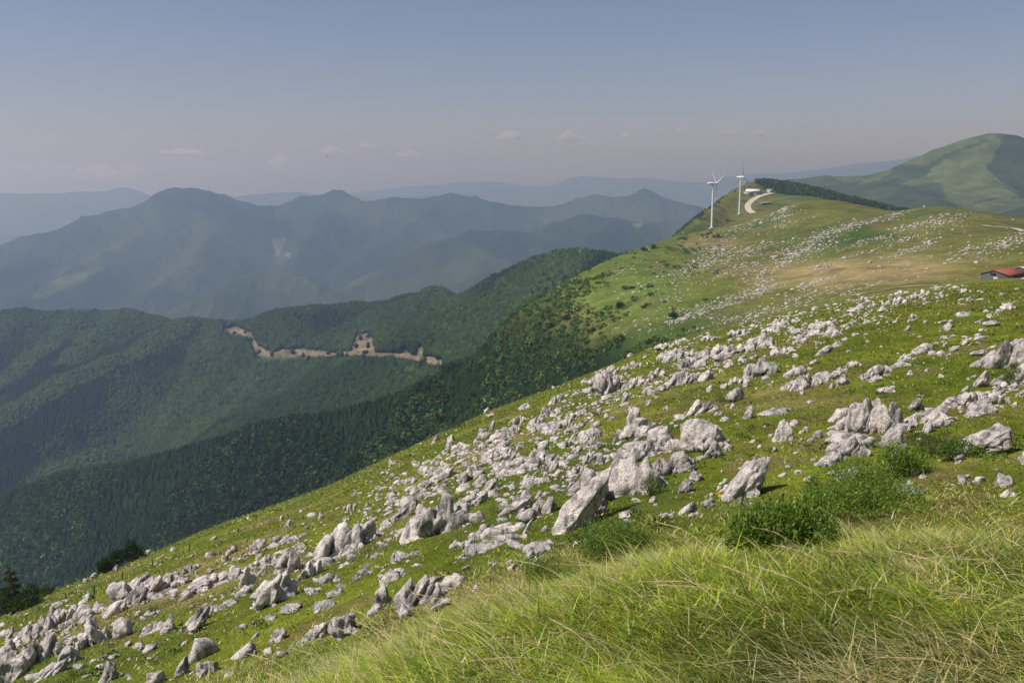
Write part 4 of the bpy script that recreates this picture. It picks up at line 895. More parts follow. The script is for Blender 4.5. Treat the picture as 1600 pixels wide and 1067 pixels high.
for r0, r1, n, L, w, droop, seg, straw in ((2.0, 4.4, 90000, 0.15, 0.0065, 0.85, 3, 0.13), (4.4, 8, 170000, 0.14, 0.0095, 0.8, 3, 0.15), (8, 13, 130000, 0.14, 0.015, 0.7, 3, 0.18),
                                      (13, 21, 90000, 0.14, 0.019, 0.65, 2, 0.17), (21, 40, 75000, 0.13, 0.03, 0.6, 2, 0.06), (40, 85, 65000, 0.19, 0.065, 0.6, 2, 0.03), (85, 190, 60000, 0.30, 0.15, 0.6, 2, 0.02)):
    x, y = sample_polar(n if r1 > 10 else int(n * 1.35), -34 if r1 > 10 else -46, 38 if r1 > 10 else 58, r0 if r0 > 2 else 1.4, r1); x += 0; z = near_z(x, y)
    PX, PY, _ = project(x, y, z); keep = (PX > -140) & ((PX < 1760) | (r1 < 10)) & ((PY < 1230) | (r1 < 10)); x, y, z = x[keep], y[keep], z[keep]
    if r1 > 80:
        pass
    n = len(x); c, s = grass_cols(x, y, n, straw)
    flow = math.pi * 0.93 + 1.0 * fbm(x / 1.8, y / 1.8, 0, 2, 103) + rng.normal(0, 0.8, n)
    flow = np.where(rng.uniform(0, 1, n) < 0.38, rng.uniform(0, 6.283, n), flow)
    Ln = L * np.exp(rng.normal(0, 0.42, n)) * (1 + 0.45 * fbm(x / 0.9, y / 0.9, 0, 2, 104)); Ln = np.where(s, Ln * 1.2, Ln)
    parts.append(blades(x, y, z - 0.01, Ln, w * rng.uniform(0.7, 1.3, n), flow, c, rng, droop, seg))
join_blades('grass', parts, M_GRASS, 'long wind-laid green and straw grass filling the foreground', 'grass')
# tall seed stalks standing above the grass
def stalk(mb, p, L, th, curve, rad, rg):
    pts = []; k = 9
    for i in range(k):
        t = i / (k - 1); hx = L * curve * t**1.7; hz = L * (t * 0.95 - 0.45 * curve * t**2.2)
        pts.append((p[0] + math.cos(th) * hx, p[1] + math.sin(th) * hx, p[2] + hz))
    mb.tube(pts, np.linspace(rad, rad * 0.5, k), 4, False)
    a, b = np.array(pts[-3]), np.array(pts[-1])
    for j in range(12):                      # drooping seed head
        t = j / 11; q = a + (b - a) * t; s = rad * 5
        d = np.array([rg.uniform(-1, 1), rg.uniform(-1, 1), rg.uniform(-0.6, 1)]) * s
        mb.tube([q, q + d + (b - a) * 0.16], [rad * 1.1, rad * 0.3], 3, False)
rg = random.Random(12); mb = MB()
spots = [(330, 1160, 12, .9), (262, 1180, 11, .8), (215, 1180, 12, .7)]
for i in range(120):
    px = rg.uniform(300, 1640); lo = np.interp(px, [300, 620, 900, 1200, 1600], [1120, 985, 905, 850, 760]); py = lo + (1120 - lo) * rg.random()**1.3
    spots.append((px, py, None, rg.uniform(0.2, 0.5)))
for px, py, rr, L in spots:
    if rr: a, s = px_dir(px, py); P = np.array([math.sin(a) * rr, math.cos(a) * rr, 0]); P[2] = float(near_z(P[0:1], P[1:2])[0])
    else: P, rr = hit(px, py, None, 2.5, 60, 300)
    stalk(mb, P, L * (1.0 if rr > 3 else 0.8), math.pi + rg.uniform(-0.9, 0.7), rg.uniform(0.5, 1.25), 0.0009 + 0.00022 * rr, rg)
M_STRAW = plain('dry_straw', (0.52, 0.42, 0.24), 0.8, 0.2, 9)
tag(link('seed_stalks', mb.mesh('seed_stalks', [M_STRAW])), 'thin straw-coloured seed stalks arching over the foreground grass', 'grass', kind='stuff')

# ------------------------------------------------------------------ leafy plants
def leaf_cloud(rng, lobes, n, size, base, narrow=0.4, up=0.3, var=0.28, shell=0.55):
    """n small diamond leaves spread through ellipsoid lobes (cx,cy,cz,rx,ry,rz)"""
    lobes = np.array(lobes, float); vol = lobes[:, 3] * lobes[:, 4] * lobes[:, 5]; k = rng.choice(len(lobes), n, p=vol / vol.sum()); l = lobes[k]
    d = rng.normal(size=(n, 3)); d /= np.linalg.norm(d, axis=1)[:, None]; rad = (shell + (1 - shell) * rng.uniform(0, 1, n))[:, None] * (1 + 0.18 * rng.normal(size=n))[:, None]
    C = l[:, :3] + d * l[:, 3:6] * rad; C = C[:, :3]
    a = d + rng.normal(size=(n, 3)) * 0.8 + np.array([0, 0, up]); a /= np.linalg.norm(a, axis=1)[:, None]
    b = np.cross(a, rng.normal(size=(n, 3))); b /= np.linalg.norm(b, axis=1)[:, None] + 1e-9
    s = (size * np.exp(rng.normal(0, 0.3, n)))[:, None]; nrm = np.cross(a, b)
    V = np.stack([C - a * s * 0.5, C + b * s * narrow * 0.5 + nrm * s * 0.08, C + a * s * 0.5, C - b * s * narrow * 0.5 + nrm * s * 0.08], 1).reshape(-1, 3)
    Q = (np.arange(n) * 4)[:, None] + np.arange(4)[None]
    return V, Q, np.repeat(leafcol(rng, n, base, var, 0.1), 4, 0)
def plant(px, py, w, h, label, name='leafy_bush', cat='bush', base=(0.06, 0.10, 0.022), leaf=None, n=2500, seed=1, zf=None, r=None, narrow=0.4, up=0.5, group=None, lobes_n=7, loc=None, stems=5):
    rng = np.random.default_rng(seed)
    if loc is not None: P = np.array(loc, float); rr = float(np.hypot(P[0], P[1]))
    elif r: a, s = px_dir(px, py); P = np.array([math.sin(a) * r, math.cos(a) * r, 0]); P[2] = float((zf or near_z)(P[0:1], P[1:2])[0]); rr = r
    elif zf is hill_z: P, rr = hit(px, py, hill_z, 330, 1150, 500)
    else: P, rr = hit(px, py)
    m = rr / FPX; W_, H_ = w * m, h * m
    lobes = []
    for i in range(lobes_n):
        u = rng.uniform(-0.34, 0.34) * W_; hh = H_ * (1 - 0.9 * (abs(u) / W_)) * rng.uniform(0.55, 0.95)
        lobes.append((u, rng.uniform(-0.25, 0.25) * W_, hh * 0.52, W_ * rng.uniform(0.14, 0.24), W_ * rng.uniform(0.14, 0.24), hh * 0.46))
    root = empty(name, P)
    tag(root, label, cat, group)
    V, Q, c = leaf_cloud(rng, lobes, n, leaf or 0.045 * H_, base, narrow, up)
    V[:, 2] = np.maximum(V[:, 2], -0.05 * H_)
    o = link('foliage', np_mesh('foliage', V, [Q], [M_LEAF], c, False), root)
    mb = MB()
    for i in range(stems):
        l = lobes[i % len(lobes)]; b = (l[0] * 0.4, l[1] * 0.4, -0.08 * H_)
        mb.tube([b, (l[0] * 0.8, l[1] * 0.8, l[2] * 0.6), (l[0], l[1], l[2] * 1.5)], [0.02 * H_ + 0.002, 0.014 * H_, 0.004 * H_], 5)
    link('stem', mb.mesh('stem', [M_BARK]), root)
    return root
plant(1218, 862, 190, 125, 'big dark leafy bush at the edge of the long grass below the knobbed pale boulder', base=(0.125, 0.20, 0.028), n=9500, leaf=0.038, narrow=0.3, seed=11, lobes_n=12)
plant(1340, 798, 220, 92, 'wide bright green fern patch right of and above the big dark bush', 'fern_patch', 'ferns', (0.15, 0.235, 0.032), n=11000, leaf=0.05, narrow=0.32, seed=12, lobes_n=14)
plant(1458, 708, 100, 50, 'dark green low bush left of the long sloping slab at the right', base=(0.06, 0.10, 0.02), n=5000, seed=13, narrow=0.35)
plant(1400, 746, 130, 64, 'pale green fern clump between the dark low bush and the wide fern patch', 'fern_patch', 'ferns', (0.15, 0.235, 0.032), n=6000, leaf=0.06, seed=14, narrow=0.25)
plant(955, 866, 160, 80, 'leafy green bush in front of the biggest crag at the grass edge', base=(0.13, 0.21, 0.03), n=7500, leaf=0.05, seed=15, narrow=0.28, lobes_n=11)
plant(866, 908, 110, 60, 'low dark green clump left of the leafy bush before the biggest crag', base=(0.11, 0.18, 0.028), n=4500, leaf=0.04, seed=16, narrow=0.28)
plant(1022, 772, 50, 46, 'bright herb clump growing between the biggest crag and the dark ribbed rock', 'herb_clump', 'plant', (0.08, 0.135, 0.025), n=1500, seed=17)
plant(1588, 604, 44, 42, 'bright yellow-green shrub at the right edge below the smooth pale slab', 'herb_clump', 'plant', (0.11, 0.165, 0.02), n=1500, seed=18)
plant(1345, 795, 60, 60, 'tall leafy weed rising out of the wide fern patch', 'herb_clump', 'plant', (0.07, 0.12, 0.022), n=1400, leaf=0.035, seed=19)
plant(782, 802, 40, 26, 'herb clump right of the fluted wall', 'herb_clump', 'plant', (0.085, 0.14, 0.025), n=900, seed=20)
plant(826, 790, 44, 24, 'herb clump behind the narrow white post', 'herb_clump', 'plant', (0.075, 0.125, 0.025), n=900, seed=21)
plant(1126, 628, 26, 20, 'dark round shrub left of the stump-like rock', 'low_shrub', 'shrub', (0.045, 0.075, 0.02), n=700, seed=22)
plant(860, 640, 16, 12, 'small brown shrub in the rubble band near the skyline', 'low_shrub', 'shrub', (0.09, 0.06, 0.03), n=500, seed=23)
plant(736, 664, 40, 14, 'dark low shrub on the skyline left of the rubble band', 'low_shrub', 'shrub', (0.05, 0.07, 0.02), n=600, seed=24)
plant(712, 668, 22, 14, 'brown-green shrub beside the two skyline rocks', 'low_shrub', 'shrub', (0.07, 0.08, 0.025), n=500, seed=25)
plant(240, 955, 44, 20, 'leafy herb clump below the ribbed grey rock on the left', 'herb_clump', 'plant', (0.09, 0.15, 0.025), n=900, seed=26)
plant(112, 1056, 34, 20, 'small green tuft beside the long white slab at the bottom left', 'herb_clump', 'plant', (0.08, 0.14, 0.025), n=700, seed=27)
plant(1285, 792, 90, 60, 'light green leafy clump joining the big dark bush to the wide fern patch', 'fern_patch', 'ferns', (0.14, 0.22, 0.032), n=3500, leaf=0.045, seed=28, narrow=0.32)
plant(1500, 716, 80, 36, 'low bright herbs at the lower left foot of the long sloping slab', 'herb_clump', 'plant', (0.10, 0.165, 0.03), n=3000, leaf=0.05, seed=29, narrow=0.35)
plant(1336, 938, 34, 26, 'single yellow-green leafy herb in the long foreground grass', 'herb_clump', 'plant', (0.20, 0.30, 0.03), n=260, leaf=0.035, seed=40, narrow=0.6, stems=3)
# bushes and the tree on the left skyline
plant(198, 872, 62, 44, 'larger dark round bush on the left skyline', 'round_bush', 'bush', (0.030, 0.052, 0.014), leaf=0.28, n=3500, seed=31, r=112, lobes_n=9, group='bushes on the left skyline')
plant(166, 893, 32, 32, 'smaller dark bush left of the larger round one on the skyline', 'round_bush', 'bush', (0.030, 0.050, 0.014), leaf=0.24, n=1800, seed=32, r=104, group='bushes on the left skyline')
plant(50, 985, 70, 42, 'wide low dark bush beside the layered pine tree at the left edge', 'round_bush', 'bush', (0.040, 0.066, 0.016), leaf=0.2, n=2600, seed=33, r=84, group='bushes on the left skyline')
plant(62, 946, 44, 26, 'bush with flat yellow-green top right of the layered pine tree', 'round_bush', 'bush', (0.060, 0.088, 0.018), leaf=0.2, n=1600, seed=34, r=98, group='bushes on the left skyline')
def pine(px, r, hpx, label):
    rng = np.random.default_rng(5); a, s = px_dir(px, 960); P = np.array([math.sin(a) * r, math.cos(a) * r, 0]); P[2] = float(near_z(P[0:1], P[1:2])[0])
    H_ = hpx * r / FPX; root = empty('pine_tree', P); tag(root, label, 'tree')
    mb = MB(); mb.tube([(0, 0, -0.3), (0.05 * H_, 0, 0.4 * H_), (0.02 * H_, 0, 0.8 * H_), (0, 0, H_)], [0.05 * H_, 0.035 * H_, 0.02 * H_, 0.008 * H_], 8)
    lobes = []
    for z_, rr in ((0.22, 0.42), (0.38, 0.36), (0.55, 0.30), (0.72, 0.20), (0.86, 0.12), (0.96, 0.07)):
        k = 5 if z_ < 0.7 else 3
        for j in range(k):
            t = 6.28 * (j + rng.uniform(0, 0.6)) / k; q = rr * rng.uniform(0.6, 1.1) * H_
            c = (math.cos(t) * q * 0.6, math.sin(t) * q * 0.6, (z_ + rng.uniform(-0.03, 0.03)) * H_); mb.tube([(0, 0, z_ * H_ * 0.9), c], [0.012 * H_, 0.004 * H_], 5)
            lobes.append((*c, q * 0.5, q * 0.5, 0.035 * H_))
    link('trunk', mb.mesh('trunk', [M_BARK]), root)
    V, Q, c = leaf_cloud(rng, lobes, 4200, 0.055 * H_, (0.042, 0.066, 0.016), 0.3, 0.4)
    link('crown', np_mesh('crown', V, [Q], [M_LEAF], c, False), root)
pine(20, 92, 72, 'young pine with flat layered boughs on the left skyline')
for i, (px, py, w, h, lb) in enumerate([(1052, 497, 22, 18, 'dark round shrub alone on the grassy shoulder of the middle hill'), (967, 482, 16, 16, 'dark shrub among pale rocks on the green flank'), (990, 470, 14, 10, 'small shrub right of the dark shrub on the green flank'),
        (1022, 389, 16, 9, 'low bush at the right end of the row on the hill skyline'), (1006, 393, 14, 9, 'low bush at the left end of the row on the hill skyline'), (1120, 372, 18, 8, 'dark bush below the nearer wind turbine'), (980, 452, 26, 9, 'wide flat thicket high on the green flank'),
        (862, 512, 20, 14, 'shrub at the left edge of the green flank'), (888, 500, 18, 12, 'shrub above the left edge of the green flank'), (925, 520, 16, 12, 'shrub in the middle of the scrubby flank'), (972, 532, 20, 13, 'dark shrub near the foot of the green flank'), (1140, 347, 16, 6, 'dark thicket between the two turbine bases')]):
    plant(px, py, w, h, lb, 'hill_shrub', 'shrub', (0.024, 0.042, 0.014), leaf=0.7, n=420, seed=60 + i, zf=hill_z, group='shrubs on the middle hill', stems=3, lobes_n=5)
# low herbs growing between the rocks
rng = np.random.default_rng(52); n = 3200; px = rng.uniform(-40, 1640, n); py = rng.uniform(440, 1067, n)
x, y, r, ok = hit_many(px, py); g = fbm(x / 7, y / 7, 0, 3, 110); k = (r > 19) & (g > -0.05) & (rng.uniform(0, 1, len(r)) < 0.75); x, y, r = x[k], y[k], r[k]; z = near_z(x, y)
s = np.exp(rng.normal(math.log(0.16), 0.45, len(x))) * (0.6 + r / 200); lob = np.stack([x, y, z + s * 0.25, s * 1.3, s * 1.3, s * 0.5], 1)
Vs = []; tot = 34
C = np.repeat(lob, tot, 0); d = rng.normal(size=(len(C), 3)); d /= np.linalg.norm(d, axis=1)[:, None]; d[:, 2] = np.abs(d[:, 2]); rad = rng.uniform(0.4, 1.05, len(C))[:, None]
Cc = C[:, :3] + d * C[:, 3:] * rad; a = d + rng.normal(size=d.shape) * 0.7; a /= np.linalg.norm(a, axis=1)[:, None]; b = np.cross(a, rng.normal(size=d.shape)); b /= np.linalg.norm(b, axis=1)[:, None]
sz = (C[:, 5] * 0.75)[:, None]; V = np.stack([Cc - a * sz * 0.5, Cc + b * sz * 0.3, Cc + a * sz * 0.5, Cc - b * sz * 0.3], 1).reshape(-1, 3)
cc = np.repeat(leafcol(rng, len(lob), (0.075, 0.115, 0.022), 0.3, 0.12), tot * 4, 0)
tag(link('low_herbs', np_mesh('low_herbs', V, [np.arange(len(C) * 4).reshape(-1, 4)], [M_LEAF], cc, False)), 'low leafy herbs growing in patches between the rocks', 'plants', kind='stuff')
# ------------------------------------------------------------------ wind turbines
def turbine(px, py, hub_px, blade_px, yaw, blade_angles, label):
    P, r = hit(px, py, hill_z, 700, 1500, 900); m = r / FPX; Hh = hub_px * m; R = blade_px * m
    root = empty('wind_turbine', P); tag(root, label, 'wind turbine', 'wind turbines on the ridge')
    mb = MB(); k = 12; mb.tube([(0, 0, -2 + (Hh + 2) * i / k) for i in range(k + 1)], np.linspace(1.2, 0.7, k + 1), 20)
    tw = link('tower', mb.mesh('tower', [M_WHITE], True), root)
    mb = MB(); mb.tube([(0, 0, 0.1), (0, 0, 1.2)], 3.0, 20); link('base_slab', mb.mesh('base_slab', [M_ROAD]), root)
    d = Vector((math.cos(yaw), math.sin(yaw), 0))            # rotor axis
    s = Vector((-d.y, d.x, 0)); up = Vector((0, 0, 1))
    mb = MB(); mb.tube([tuple(Vector((0, 0, Hh + 0.9)) + d * q) for q in (-5.6, -5.3, -3, 1.8, 2.6)], [0.8, 1.2, 1.35, 1.3, 0.95], 14)
    link('nacelle', mb.mesh('nacelle', [M_WHITE], True), root)
    hubc = Vector((0, 0, Hh + 0.9)) + d * 3.5
    mb = MB(); mb.tube([tuple(hubc + d * q) for q in (-0.9, -0.2, 0.8, 1.6, 1.95)], [1.15, 1.3, 1.1, 0.6, 0.1], 14); link('hub', mb.mesh('hub', [M_WHITE], True), root)
    for an in blade_angles:
        a = math.radians(an); dr = up * math.cos(a) + s * math.sin(a); ch = dr.cross(d)
        vs = []; nn = 14; sec = 10
        for i in range(nn + 1):
            t = i / nn; q = 0.6 + (R - 0.6) * t; c = (0.9 + 2.2 * min(1, t / 0.18)) * (1 - 0.0) if t < 0.18 else 3.1 * max(0.0, 1 - (t - 0.18) / 0.82)**0.85 * 0.92 + 0.25
            c *= 0.5; th = (0.55 if t < 0.1 else 0.22) * c; tw_ = math.radians(18 * (1 - t))
            for j in range(sec):
                u = 2 * math.pi * j / sec; cx = math.cos(u) * c * 0.5 + c * 0.12; cy = math.sin(u) * th * 0.5
                off = ch * (cx * math.cos(tw_) - cy * math.sin(tw_)) + d * (cx * math.sin(tw_) + cy * math.cos(tw_))
                vs.append(tuple(hubc + dr * q + off + d * (0.3 * t * t)))
        q_ = [[i * sec + j, i * sec + (j + 1) % sec, (i + 1) * sec + (j + 1) % sec, (i + 1) * sec + j] for i in range(nn) for j in range(sec)]
        vs.append(tuple(hubc + dr * R)); t_ = [[nn * sec + j, nn * sec + (j + 1) % sec, len(vs) - 1] for j in range(sec)]
        mb = MB(); mb.add(vs, q_, t_); link('blade', mb.mesh('blade', [M_WHITE], True), root)
turbine(1112, 358, 67, 32, math.radians(8), (172, 52, -68), 'nearer taller-looking white wind turbine seen from the side, one blade hanging down')
turbine(1155, 336, 55, 26, math.radians(-52), (-2, 118, 238), 'farther white wind turbine with one blade straight up, beside the curved road')

# ------------------------------------------------------------------ roads and tracks, laid on the ground as ribbons
def ribbon(name, pts, width, zf, r0, r1, mat, lift=0.12, label=None, n=60, kind='structure'):
    W_ = np.array([hit(px, py, zf, r0, r1, 700)[0] for px, py in pts]); t = np.linspace(0, len(pts) - 1, n)
    X = smooth_interp(t, np.arange(len(pts)), W_[:, 0], 0.25); Y = smooth_interp(t, np.arange(len(pts)), W_[:, 1], 0.25)
    dx, dy = np.gradient(X), np.gradient(Y); L = np.hypot(dx, dy) + 1e-9; nx, ny = -dy / L, dx / L
    rows_ = []
    for k in np.linspace(-1, 1, 7):
        wx = X + nx * k * width / 2; wy = Y + ny * k * width / 2; rows_.append(np.stack([wx, wy, np.maximum(zf(wx, wy), zf(X, Y) - 0.6) + lift], -1))
    V = np.stack(rows_, 1).reshape(-1, 3); i = np.arange(n * 7).reshape(n, 7)
    Q = np.stack([i[:-1, :-1], i[:-1, 1:], i[1:, 1:], i[1:, :-1]], -1).reshape(-1, 4)
    o = link(name, np_mesh(name, V, [Q], [mat])); tag(o, label, kind=kind); return o
ribbon('road', [(1178, 334), (1169, 328), (1168, 322), (1173, 315), (1182, 309), (1193, 305), (1208, 302)], 7.5, hill_z, 700, 1500, M_ROAD, 0.5)
ribbon('path', [(1535, 352), (1550, 355), (1570, 356), (1590, 359), (1620, 364)], 5.0, hill_z, 420, 1100, M_ROAD, 0.4)
ribbon('track', [(1325, 463), (1350, 459), (1375, 455), (1400, 450), (1430, 448), (1470, 446)], 2.6, hill_z, 330, 700, plain('dry_track', (0.24, 0.20, 0.12), 0.95, 0.2, 1.0), 0.25)

# ------------------------------------------------------------------ buildings
M_RED = plain('red_metal_roof', (0.30, 0.085, 0.07), 0.75, 0.12, 0.8); M_GREYW = plain('grey_boards', (0.12, 0.118, 0.115), 0.85, 0.2, 1.5)
M_PINK = plain('faded_red_roof', (0.46, 0.30, 0.28), 0.6, 0.15, 0.8); M_DARK = plain('dark_opening', (0.02, 0.02, 0.022), 0.5, 0.1); M_PALER = plain('pale_roof', (0.66, 0.66, 0.64), 0.5, 0.06, 0.4); M_CONC = plain('concrete', (0.42, 0.41, 0.39), 0.9, 0.1, 0.6)
def gable_roof(w, l, h, e, ov, th=0.12):
    """ridge along +y from 0 to l, eaves at height e"""
    mb = MB(); sl = h / (w / 2)
    for sgn in (-1, 1):
        x1 = sgn * (w / 2 + ov); z1 = e - sl * ov
        v = [(0, -ov, e + h), (0, l + ov, e + h), (x1, l + ov, z1), (x1, -ov, z1)]; v = v + [(a, b, c + th) for a, b, c in v]
        q = [[0, 1, 2, 3], [7, 6, 5, 4], [0, 3, 7, 4], [1, 5, 6, 2], [3, 2, 6, 7], [0, 4, 5, 1]]
        mb.add(v, q if sgn > 0 else [k[::-1] for k in q])
        for j in range(int(l / 0.9)):                       # standing seams
            y0 = 0.5 + j * 0.9; vv = [(0.02 * sgn, y0, e + h + th + 0.0), (x1, y0, z1 + th), (x1, y0 + 0.07, z1 + th), (0.02 * sgn, y0 + 0.07, e + h + th)]; vv = vv + [(a, b, c + 0.06) for a, b, c in vv]
            mb.add(vv, [[4, 5, 6, 7], [0, 1, 5, 4], [3, 7, 6, 2], [1, 2, 6, 5]])
    return mb
def gable_walls(w, l, h, e, base=-1.5):
    mb = MB(); x = w / 2
    mb.add([(-x, 0, base), (x, 0, base), (x, 0, e), (0, 0, e + h), (-x, 0, e), (-x, l, base), (x, l, base), (x, l, e), (0, l, e + h), (-x, l, e)],
           [[0, 1, 2, 4], [6, 5, 9, 7], [1, 6, 7, 2], [5, 0, 4, 9]], [[4, 2, 3], [7, 9, 8]])
    return mb
a_, s_ = px_dir(1553, 434); RB = 345.0
bx, by = math.sin(a_) * RB, math.cos(a_) * RB; bz = s_ * RB - 0.6
root = empty('barn', (bx, by, bz), math.radians(-48)); tag(root, 'low grey barn with red metal roof at the right edge behind the meadow crest', 'barn')
link('wall', gable_walls(8.6, 13.5, 1.25, 1.7).mesh('wall', [M_GREYW]), root)
link('roof', gable_roof(8.6, 13.5, 1.25, 1.7, 0.35).mesh('roof', [M_RED]), root)
mb = MB(); mb.box((-0.3, -0.04, 1.75), (1.7, 0.1, 0.7)); link('window', mb.mesh('window', [M_DARK]), root)
mb = MB(); mb.box((0.6, -0.05, 0.3), (1.5, 0.1, 1.1)); link('door', mb.mesh('door', [M_CONC]), root)
mb = MB(); mb.box((5.2, 8.5, 0.4), (0.12, 5.5, 1.5)); mb.V[-1] = mb.V[-1] - np.array([0.86, 0, 0]); link('side_opening', mb.mesh('side_opening', [M_DARK]), root)
q = Matrix.Rotation(math.radians(-48), 4, 'Z') @ Vector((1.5, 16.5, 0))
r2 = empty('shed', (bx + q.x, by + q.y, bz + 0.35), math.radians(-48)); tag(r2, 'small shed with faded pinkish roof behind the red-roofed barn', 'shed')
link('wall', gable_walls(6.0, 4.0, 0.9, 1.9).mesh('wall', [M_GREYW]), r2); link('roof', gable_roof(6.0, 4.0, 0.9, 1.9, 0.3).mesh('roof', [M_PINK]), r2)
# ridge-top house
P, r = hit(1187, 304, hill_z, 700, 1500, 900)
root = empty('ridge_house', P, math.radians(62)); tag(root, 'pale-roofed house on the ridge at the top of the curved road', 'house')
mb = gable_walls(11, 17, 2.6, 4.6, -3); link('wall', mb.mesh('wall', [M_CONC]), root)
link('roof', gable_roof(11, 17, 2.6, 4.6, 0.8, 0.25).mesh('roof', [M_PALER]), root)
for k in range(4):
    mb = MB(); mb.box((-5.55, 2.4 + k * 4, 2.3), (0.14, 1.8, 1.6)); link('window', mb.mesh('window', [M_DARK]), root)
mb = MB(); mb.box((0, -0.05, 1.0), (2.6, 0.2, 3.6)); link('door', mb.mesh('door', [M_DARK]), root)
for px, py, dx, dy, h, lb, rz in ((1170, 303, 12, 7, 2.6, 'long low building with pale flat roof left of the ridge house', 0.35), (1196, 320, 13, 7, 2.4, 'low dark hut with grey flat roof inside the bend of the road', 0.1), (1203, 301, 6, 6, 4.2, 'small white cabin at the right side of the ridge house', 0.5)):
    P, r = hit(px, py, hill_z, 700, 1500, 900); ro = empty('cabin', P, rz); tag(ro, lb, 'building')
    mb = MB(); mb.box((0, 0, h / 2 - 1), (dx, dy, h + 2)); link('wall', mb.mesh('wall', [M_GREYW if 'dark' in lb else M_CONC]), ro)
    mb = MB(); mb.box((0, 0, h + 0.2), (dx + 1, dy + 1, 0.35)); link('roof', mb.mesh('roof', [M_PALER]), ro)
    mb = MB(); mb.box((0, -dy / 2 - 0.03, h * 0.5), (dx * 0.5, 0.1, h * 0.4)); link('window', mb.mesh('window', [M_DARK]), ro)
# ------------------------------------------------------------------ fence posts
M_WIRE = plain('post_wood', (0.085, 0.075, 0.06), 0.95, 0.2, 4)
for px, py, h, lb in ((103, 940, 14, 'leftmost thin fence post on the slope behind the bottom left rock cluster'), (147, 928, 15, 'thin fence post above the grey rounded crown of rock'), (191, 906, 13, 'thin fence post behind the layered outcrop'), (238, 884, 12, 'thin fence post right of the larger skyline bush'),
                      (296, 860, 12, 'thin fence post on the slope above the white tongue of rock'), (372, 836, 11, 'thin fence post nearest the dip in the skyline above the white fluted outcrop'), (860, 618, 11, 'left one of two thin fence posts near the skyline above the rubble band'), (893, 604, 11, 'right one of two thin fence posts near the skyline above the rubble band')):
    P, r = hit(px, py); m = r / FPX; o = None
    mb = MB(); hh = h * m; mb.tube([(0, 0, -0.2), (0.01, 0, hh * 0.5), (0.03, 0.01, hh)], [0.045, 0.042, 0.038], 7); mb.tube([(0.0, -0.05, hh * 0.85), (0.06, 0.05, hh * 0.85)], 0.012, 5)
    o = link('fence_post', mb.mesh('fence_post', [M_WIRE]), loc=P); tag(o, lb, 'fence post', 'thin fence posts along the top of the slope')
# ------------------------------------------------------------------ flowers
M_YEL = plain('yellow_petals', (0.75, 0.46, 0.03), 0.6, 0.1); M_STEM = plain('flower_stem', (0.08, 0.13, 0.03), 0.8, 0.1)
for px, py, s, lb in ((1122, 782, 9, 'orange-yellow flower at the left foot of the knobbed pale boulder'), (778, 868, 6, 'yellow flower in the grass right of the rocks below the fluted wall'), (652, 934, 6, 'yellow flower before the shaded side of the lumpy outcrop'), (672, 936, 5, 'yellow flower right of the lumpy outcrop'), (1400, 600, 4, 'tiny yellow flower beside the pale square rock above the round-headed crag')):
    P, r = hit(px, py); m = r / FPX; ro = empty('yellow_flower', P); tag(ro, lb, 'flower', 'yellow flowers dotted in the meadow')
    hgt = 11 * m; mb = MB(); mb.tube([(0, 0, 0), (0.1 * hgt, 0, hgt * 0.6), (0.05 * hgt, -0.05 * hgt, hgt)], [0.003, 0.003, 0.002], 5); link('stem', mb.mesh('stem', [M_STEM]), ro)
    mb = MB(); c = np.array([0.05 * hgt, -0.05 * hgt, hgt]); R_ = s * m * 0.5
    for k in range(8):
        t = k * math.pi / 4; u = np.array([math.cos(t), 0.35 * math.sin(t), math.sin(t)]); v_ = np.array([-math.sin(t), 0, math.cos(t)])
        f_ = np.array([0, -0.25, 0]); mb.add([c, c + (u * 0.6 + v_ * 0.28 + f_) * R_, c + (u + f_ * 0.4) * R_, c + (u * 0.6 - v_ * 0.28 + f_) * R_], [[0, 1, 2, 3]])
    link('petals', mb.mesh('petals', [M_YEL]), ro)
# ------------------------------------------------------------------ a bird far off
x, y, z = pt(511, 245, 300); mb = MB()
mb.tube([(-0.28, 0, 0), (-0.1, 0, 0.02), (0.1, 0, 0.02), (0.26, 0, 0.0), (0.42, 0, -0.02)], [0.02, 0.075, 0.085, 0.05, 0.015], 8)
body = link('bird', mb.mesh('bird', [plain('dark_feathers', (0.04, 0.038, 0.036), 0.9)], True), loc=(x, y, z)); tag(body, 'tiny dark bird flying in the sky above the valley', 'bird')
for sg in (-1, 1):
    mb = MB(); mb.add([(-0.12, 0, 0.03), (0.14, 0, 0.03), (0.10, sg * 0.35, 0.16), (-0.14, sg * 0.33, 0.15), (-0.08, sg * 0.7, 0.08), (-0.02, sg * 0.72, 0.085), (-0.12, 0, 0.045), (0.14, 0, 0.045), (0.10, sg * 0.35, 0.175), (-0.14, sg * 0.33, 0.165)],
                      [[0, 1, 2, 3], [3, 2, 5, 4], [6, 9, 8, 7], [9, 4, 5, 8], [1, 7, 8, 2], [0, 3, 9, 6]]); link('wing', mb.mesh('wing', [bpy.data.materials['dark_feathers']]), body)
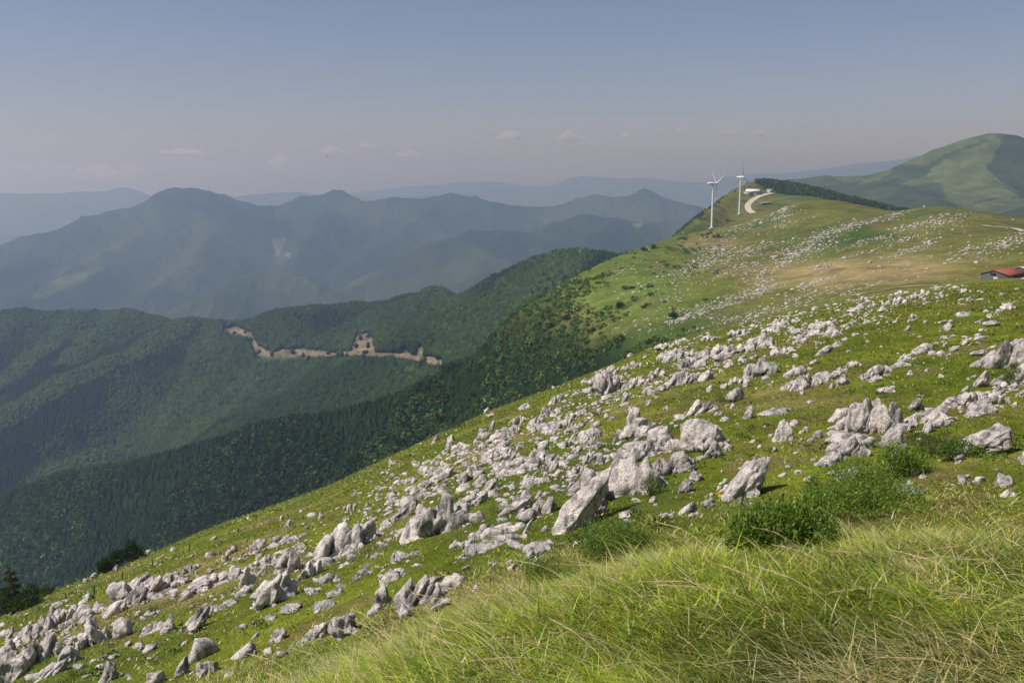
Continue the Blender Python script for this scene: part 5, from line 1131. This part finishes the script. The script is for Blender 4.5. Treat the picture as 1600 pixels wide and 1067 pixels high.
# ------------------------------------------------------------------ small cumulus clouds far behind the haze
cm = bpy.data.materials.new('cloud_vapour'); cm.use_nodes = True; n = cm.node_tree; n.nodes.clear()
o = N(n, 'ShaderNodeOutputMaterial'); pv = N(n, 'ShaderNodeVolumePrincipled'); pv.inputs['Color'].default_value = (1, 0.97, 0.95, 1); pv.inputs['Density'].default_value = 0.006; pv.inputs['Anisotropy'].default_value = 0.3
n.links.new(pv.outputs[0], o.inputs['Volume'])
rng = np.random.default_rng(8)
CLD = [(800, 216, 50, 11, 'cloud with flat base left of centre of the cloud row, the widest of it'), (890, 217, 44, 13, 'cloud right of the widest one in the row'), (975, 213, 26, 7, 'faint small cloud at the middle of the row'), (1062, 206, 26, 6, 'faint cloud directly above the nearer turbine, first of a close trio'), (1138, 210, 34, 10, 'cloud just left above the farther wind turbine'), (1184, 211, 34, 9, 'cloud just right above the farther wind turbine'),
       (1240, 202, 14, 5, 'tiny cloud between the right pair of clouds'), (1290, 200, 20, 7, 'small bright cloud at the right of the cloud row'), (1416, 214, 20, 6, 'last faint cloud at the far right of the row'), (286, 240, 60, 9, 'thin cloud above the highest blue mountain'), (438, 256, 40, 16, 'puffy cloud above the saddle between the blue mountains'), (150, 276, 90, 16, 'long cloud resting on the far left ridge'),
       (208, 271, 40, 12, 'cloud at the right end of the long low cloud on the left'), (520, 238, 36, 9, 'very faint cloud behind the bird'), (572, 230, 30, 7, 'very faint small cloud right of the bird'), (640, 243, 40, 9, 'very faint cloud between the bird and the widest cloud')]
for px, py, w, h, lb in CLD:
    R_ = 27000.0; x, y, z = pt(px, py, R_); m = R_ / FPX; V_, F_, k = [], [], 0; v, f = ico(3)
    for i in range(7):
        u = rng.uniform(-0.42, 0.42); s = (1 - abs(u) * 1.6) * rng.uniform(0.6, 1.0); o3 = rng.uniform(0, 20, 3)
        p = v * (1 + 0.3 * fbm(v[:, 0] * 1.6 + o3[0], v[:, 1] * 1.6 + o3[1], v[:, 2] * 1.6 + o3[2], 3))[:, None]
        p = p * np.array([w * m * 0.2 * (0.5 + s), w * m * 0.2, h * m * 1.0 * s + 20]); p[:, 2] = np.where(p[:, 2] < 0, p[:, 2] * 0.35, p[:, 2]); V_.append(p + np.array([u * w * m, rng.uniform(-0.2, 0.2) * w * m, 0])); F_.append(f + k); k += len(v)
    o = link('cloud', np_mesh('cloud', np.concatenate(V_), [np.concatenate(F_)], [cm]), loc=(x, y, z)); tag(o, 'pale ' + lb, 'cloud', 'small clouds in a row above the horizon')
# ------------------------------------------------------------------ the air
mb = MB(); mb.box((0, 9200, -340), (39600, 21000, 1324)); 
hz = bpy.data.materials.new('haze_air'); hz.use_nodes = True; n = hz.node_tree; n.nodes.clear()
o = N(n, 'ShaderNodeOutputMaterial'); pv = N(n, 'ShaderNodeVolumePrincipled')
pv.inputs['Color'].default_value = (0.47, 0.65, 1.0, 1); pv.inputs['Absorption Color'].default_value = (0.9, 0.8, 0.8, 1)
pv.inputs['Density'].default_value = 0.00017; pv.inputs['Anisotropy'].default_value = 0.5
n.links.new(pv.outputs[0], o.inputs['Volume'])
tag(link('haze', mb.mesh('haze', [hz])), kind='stuff')
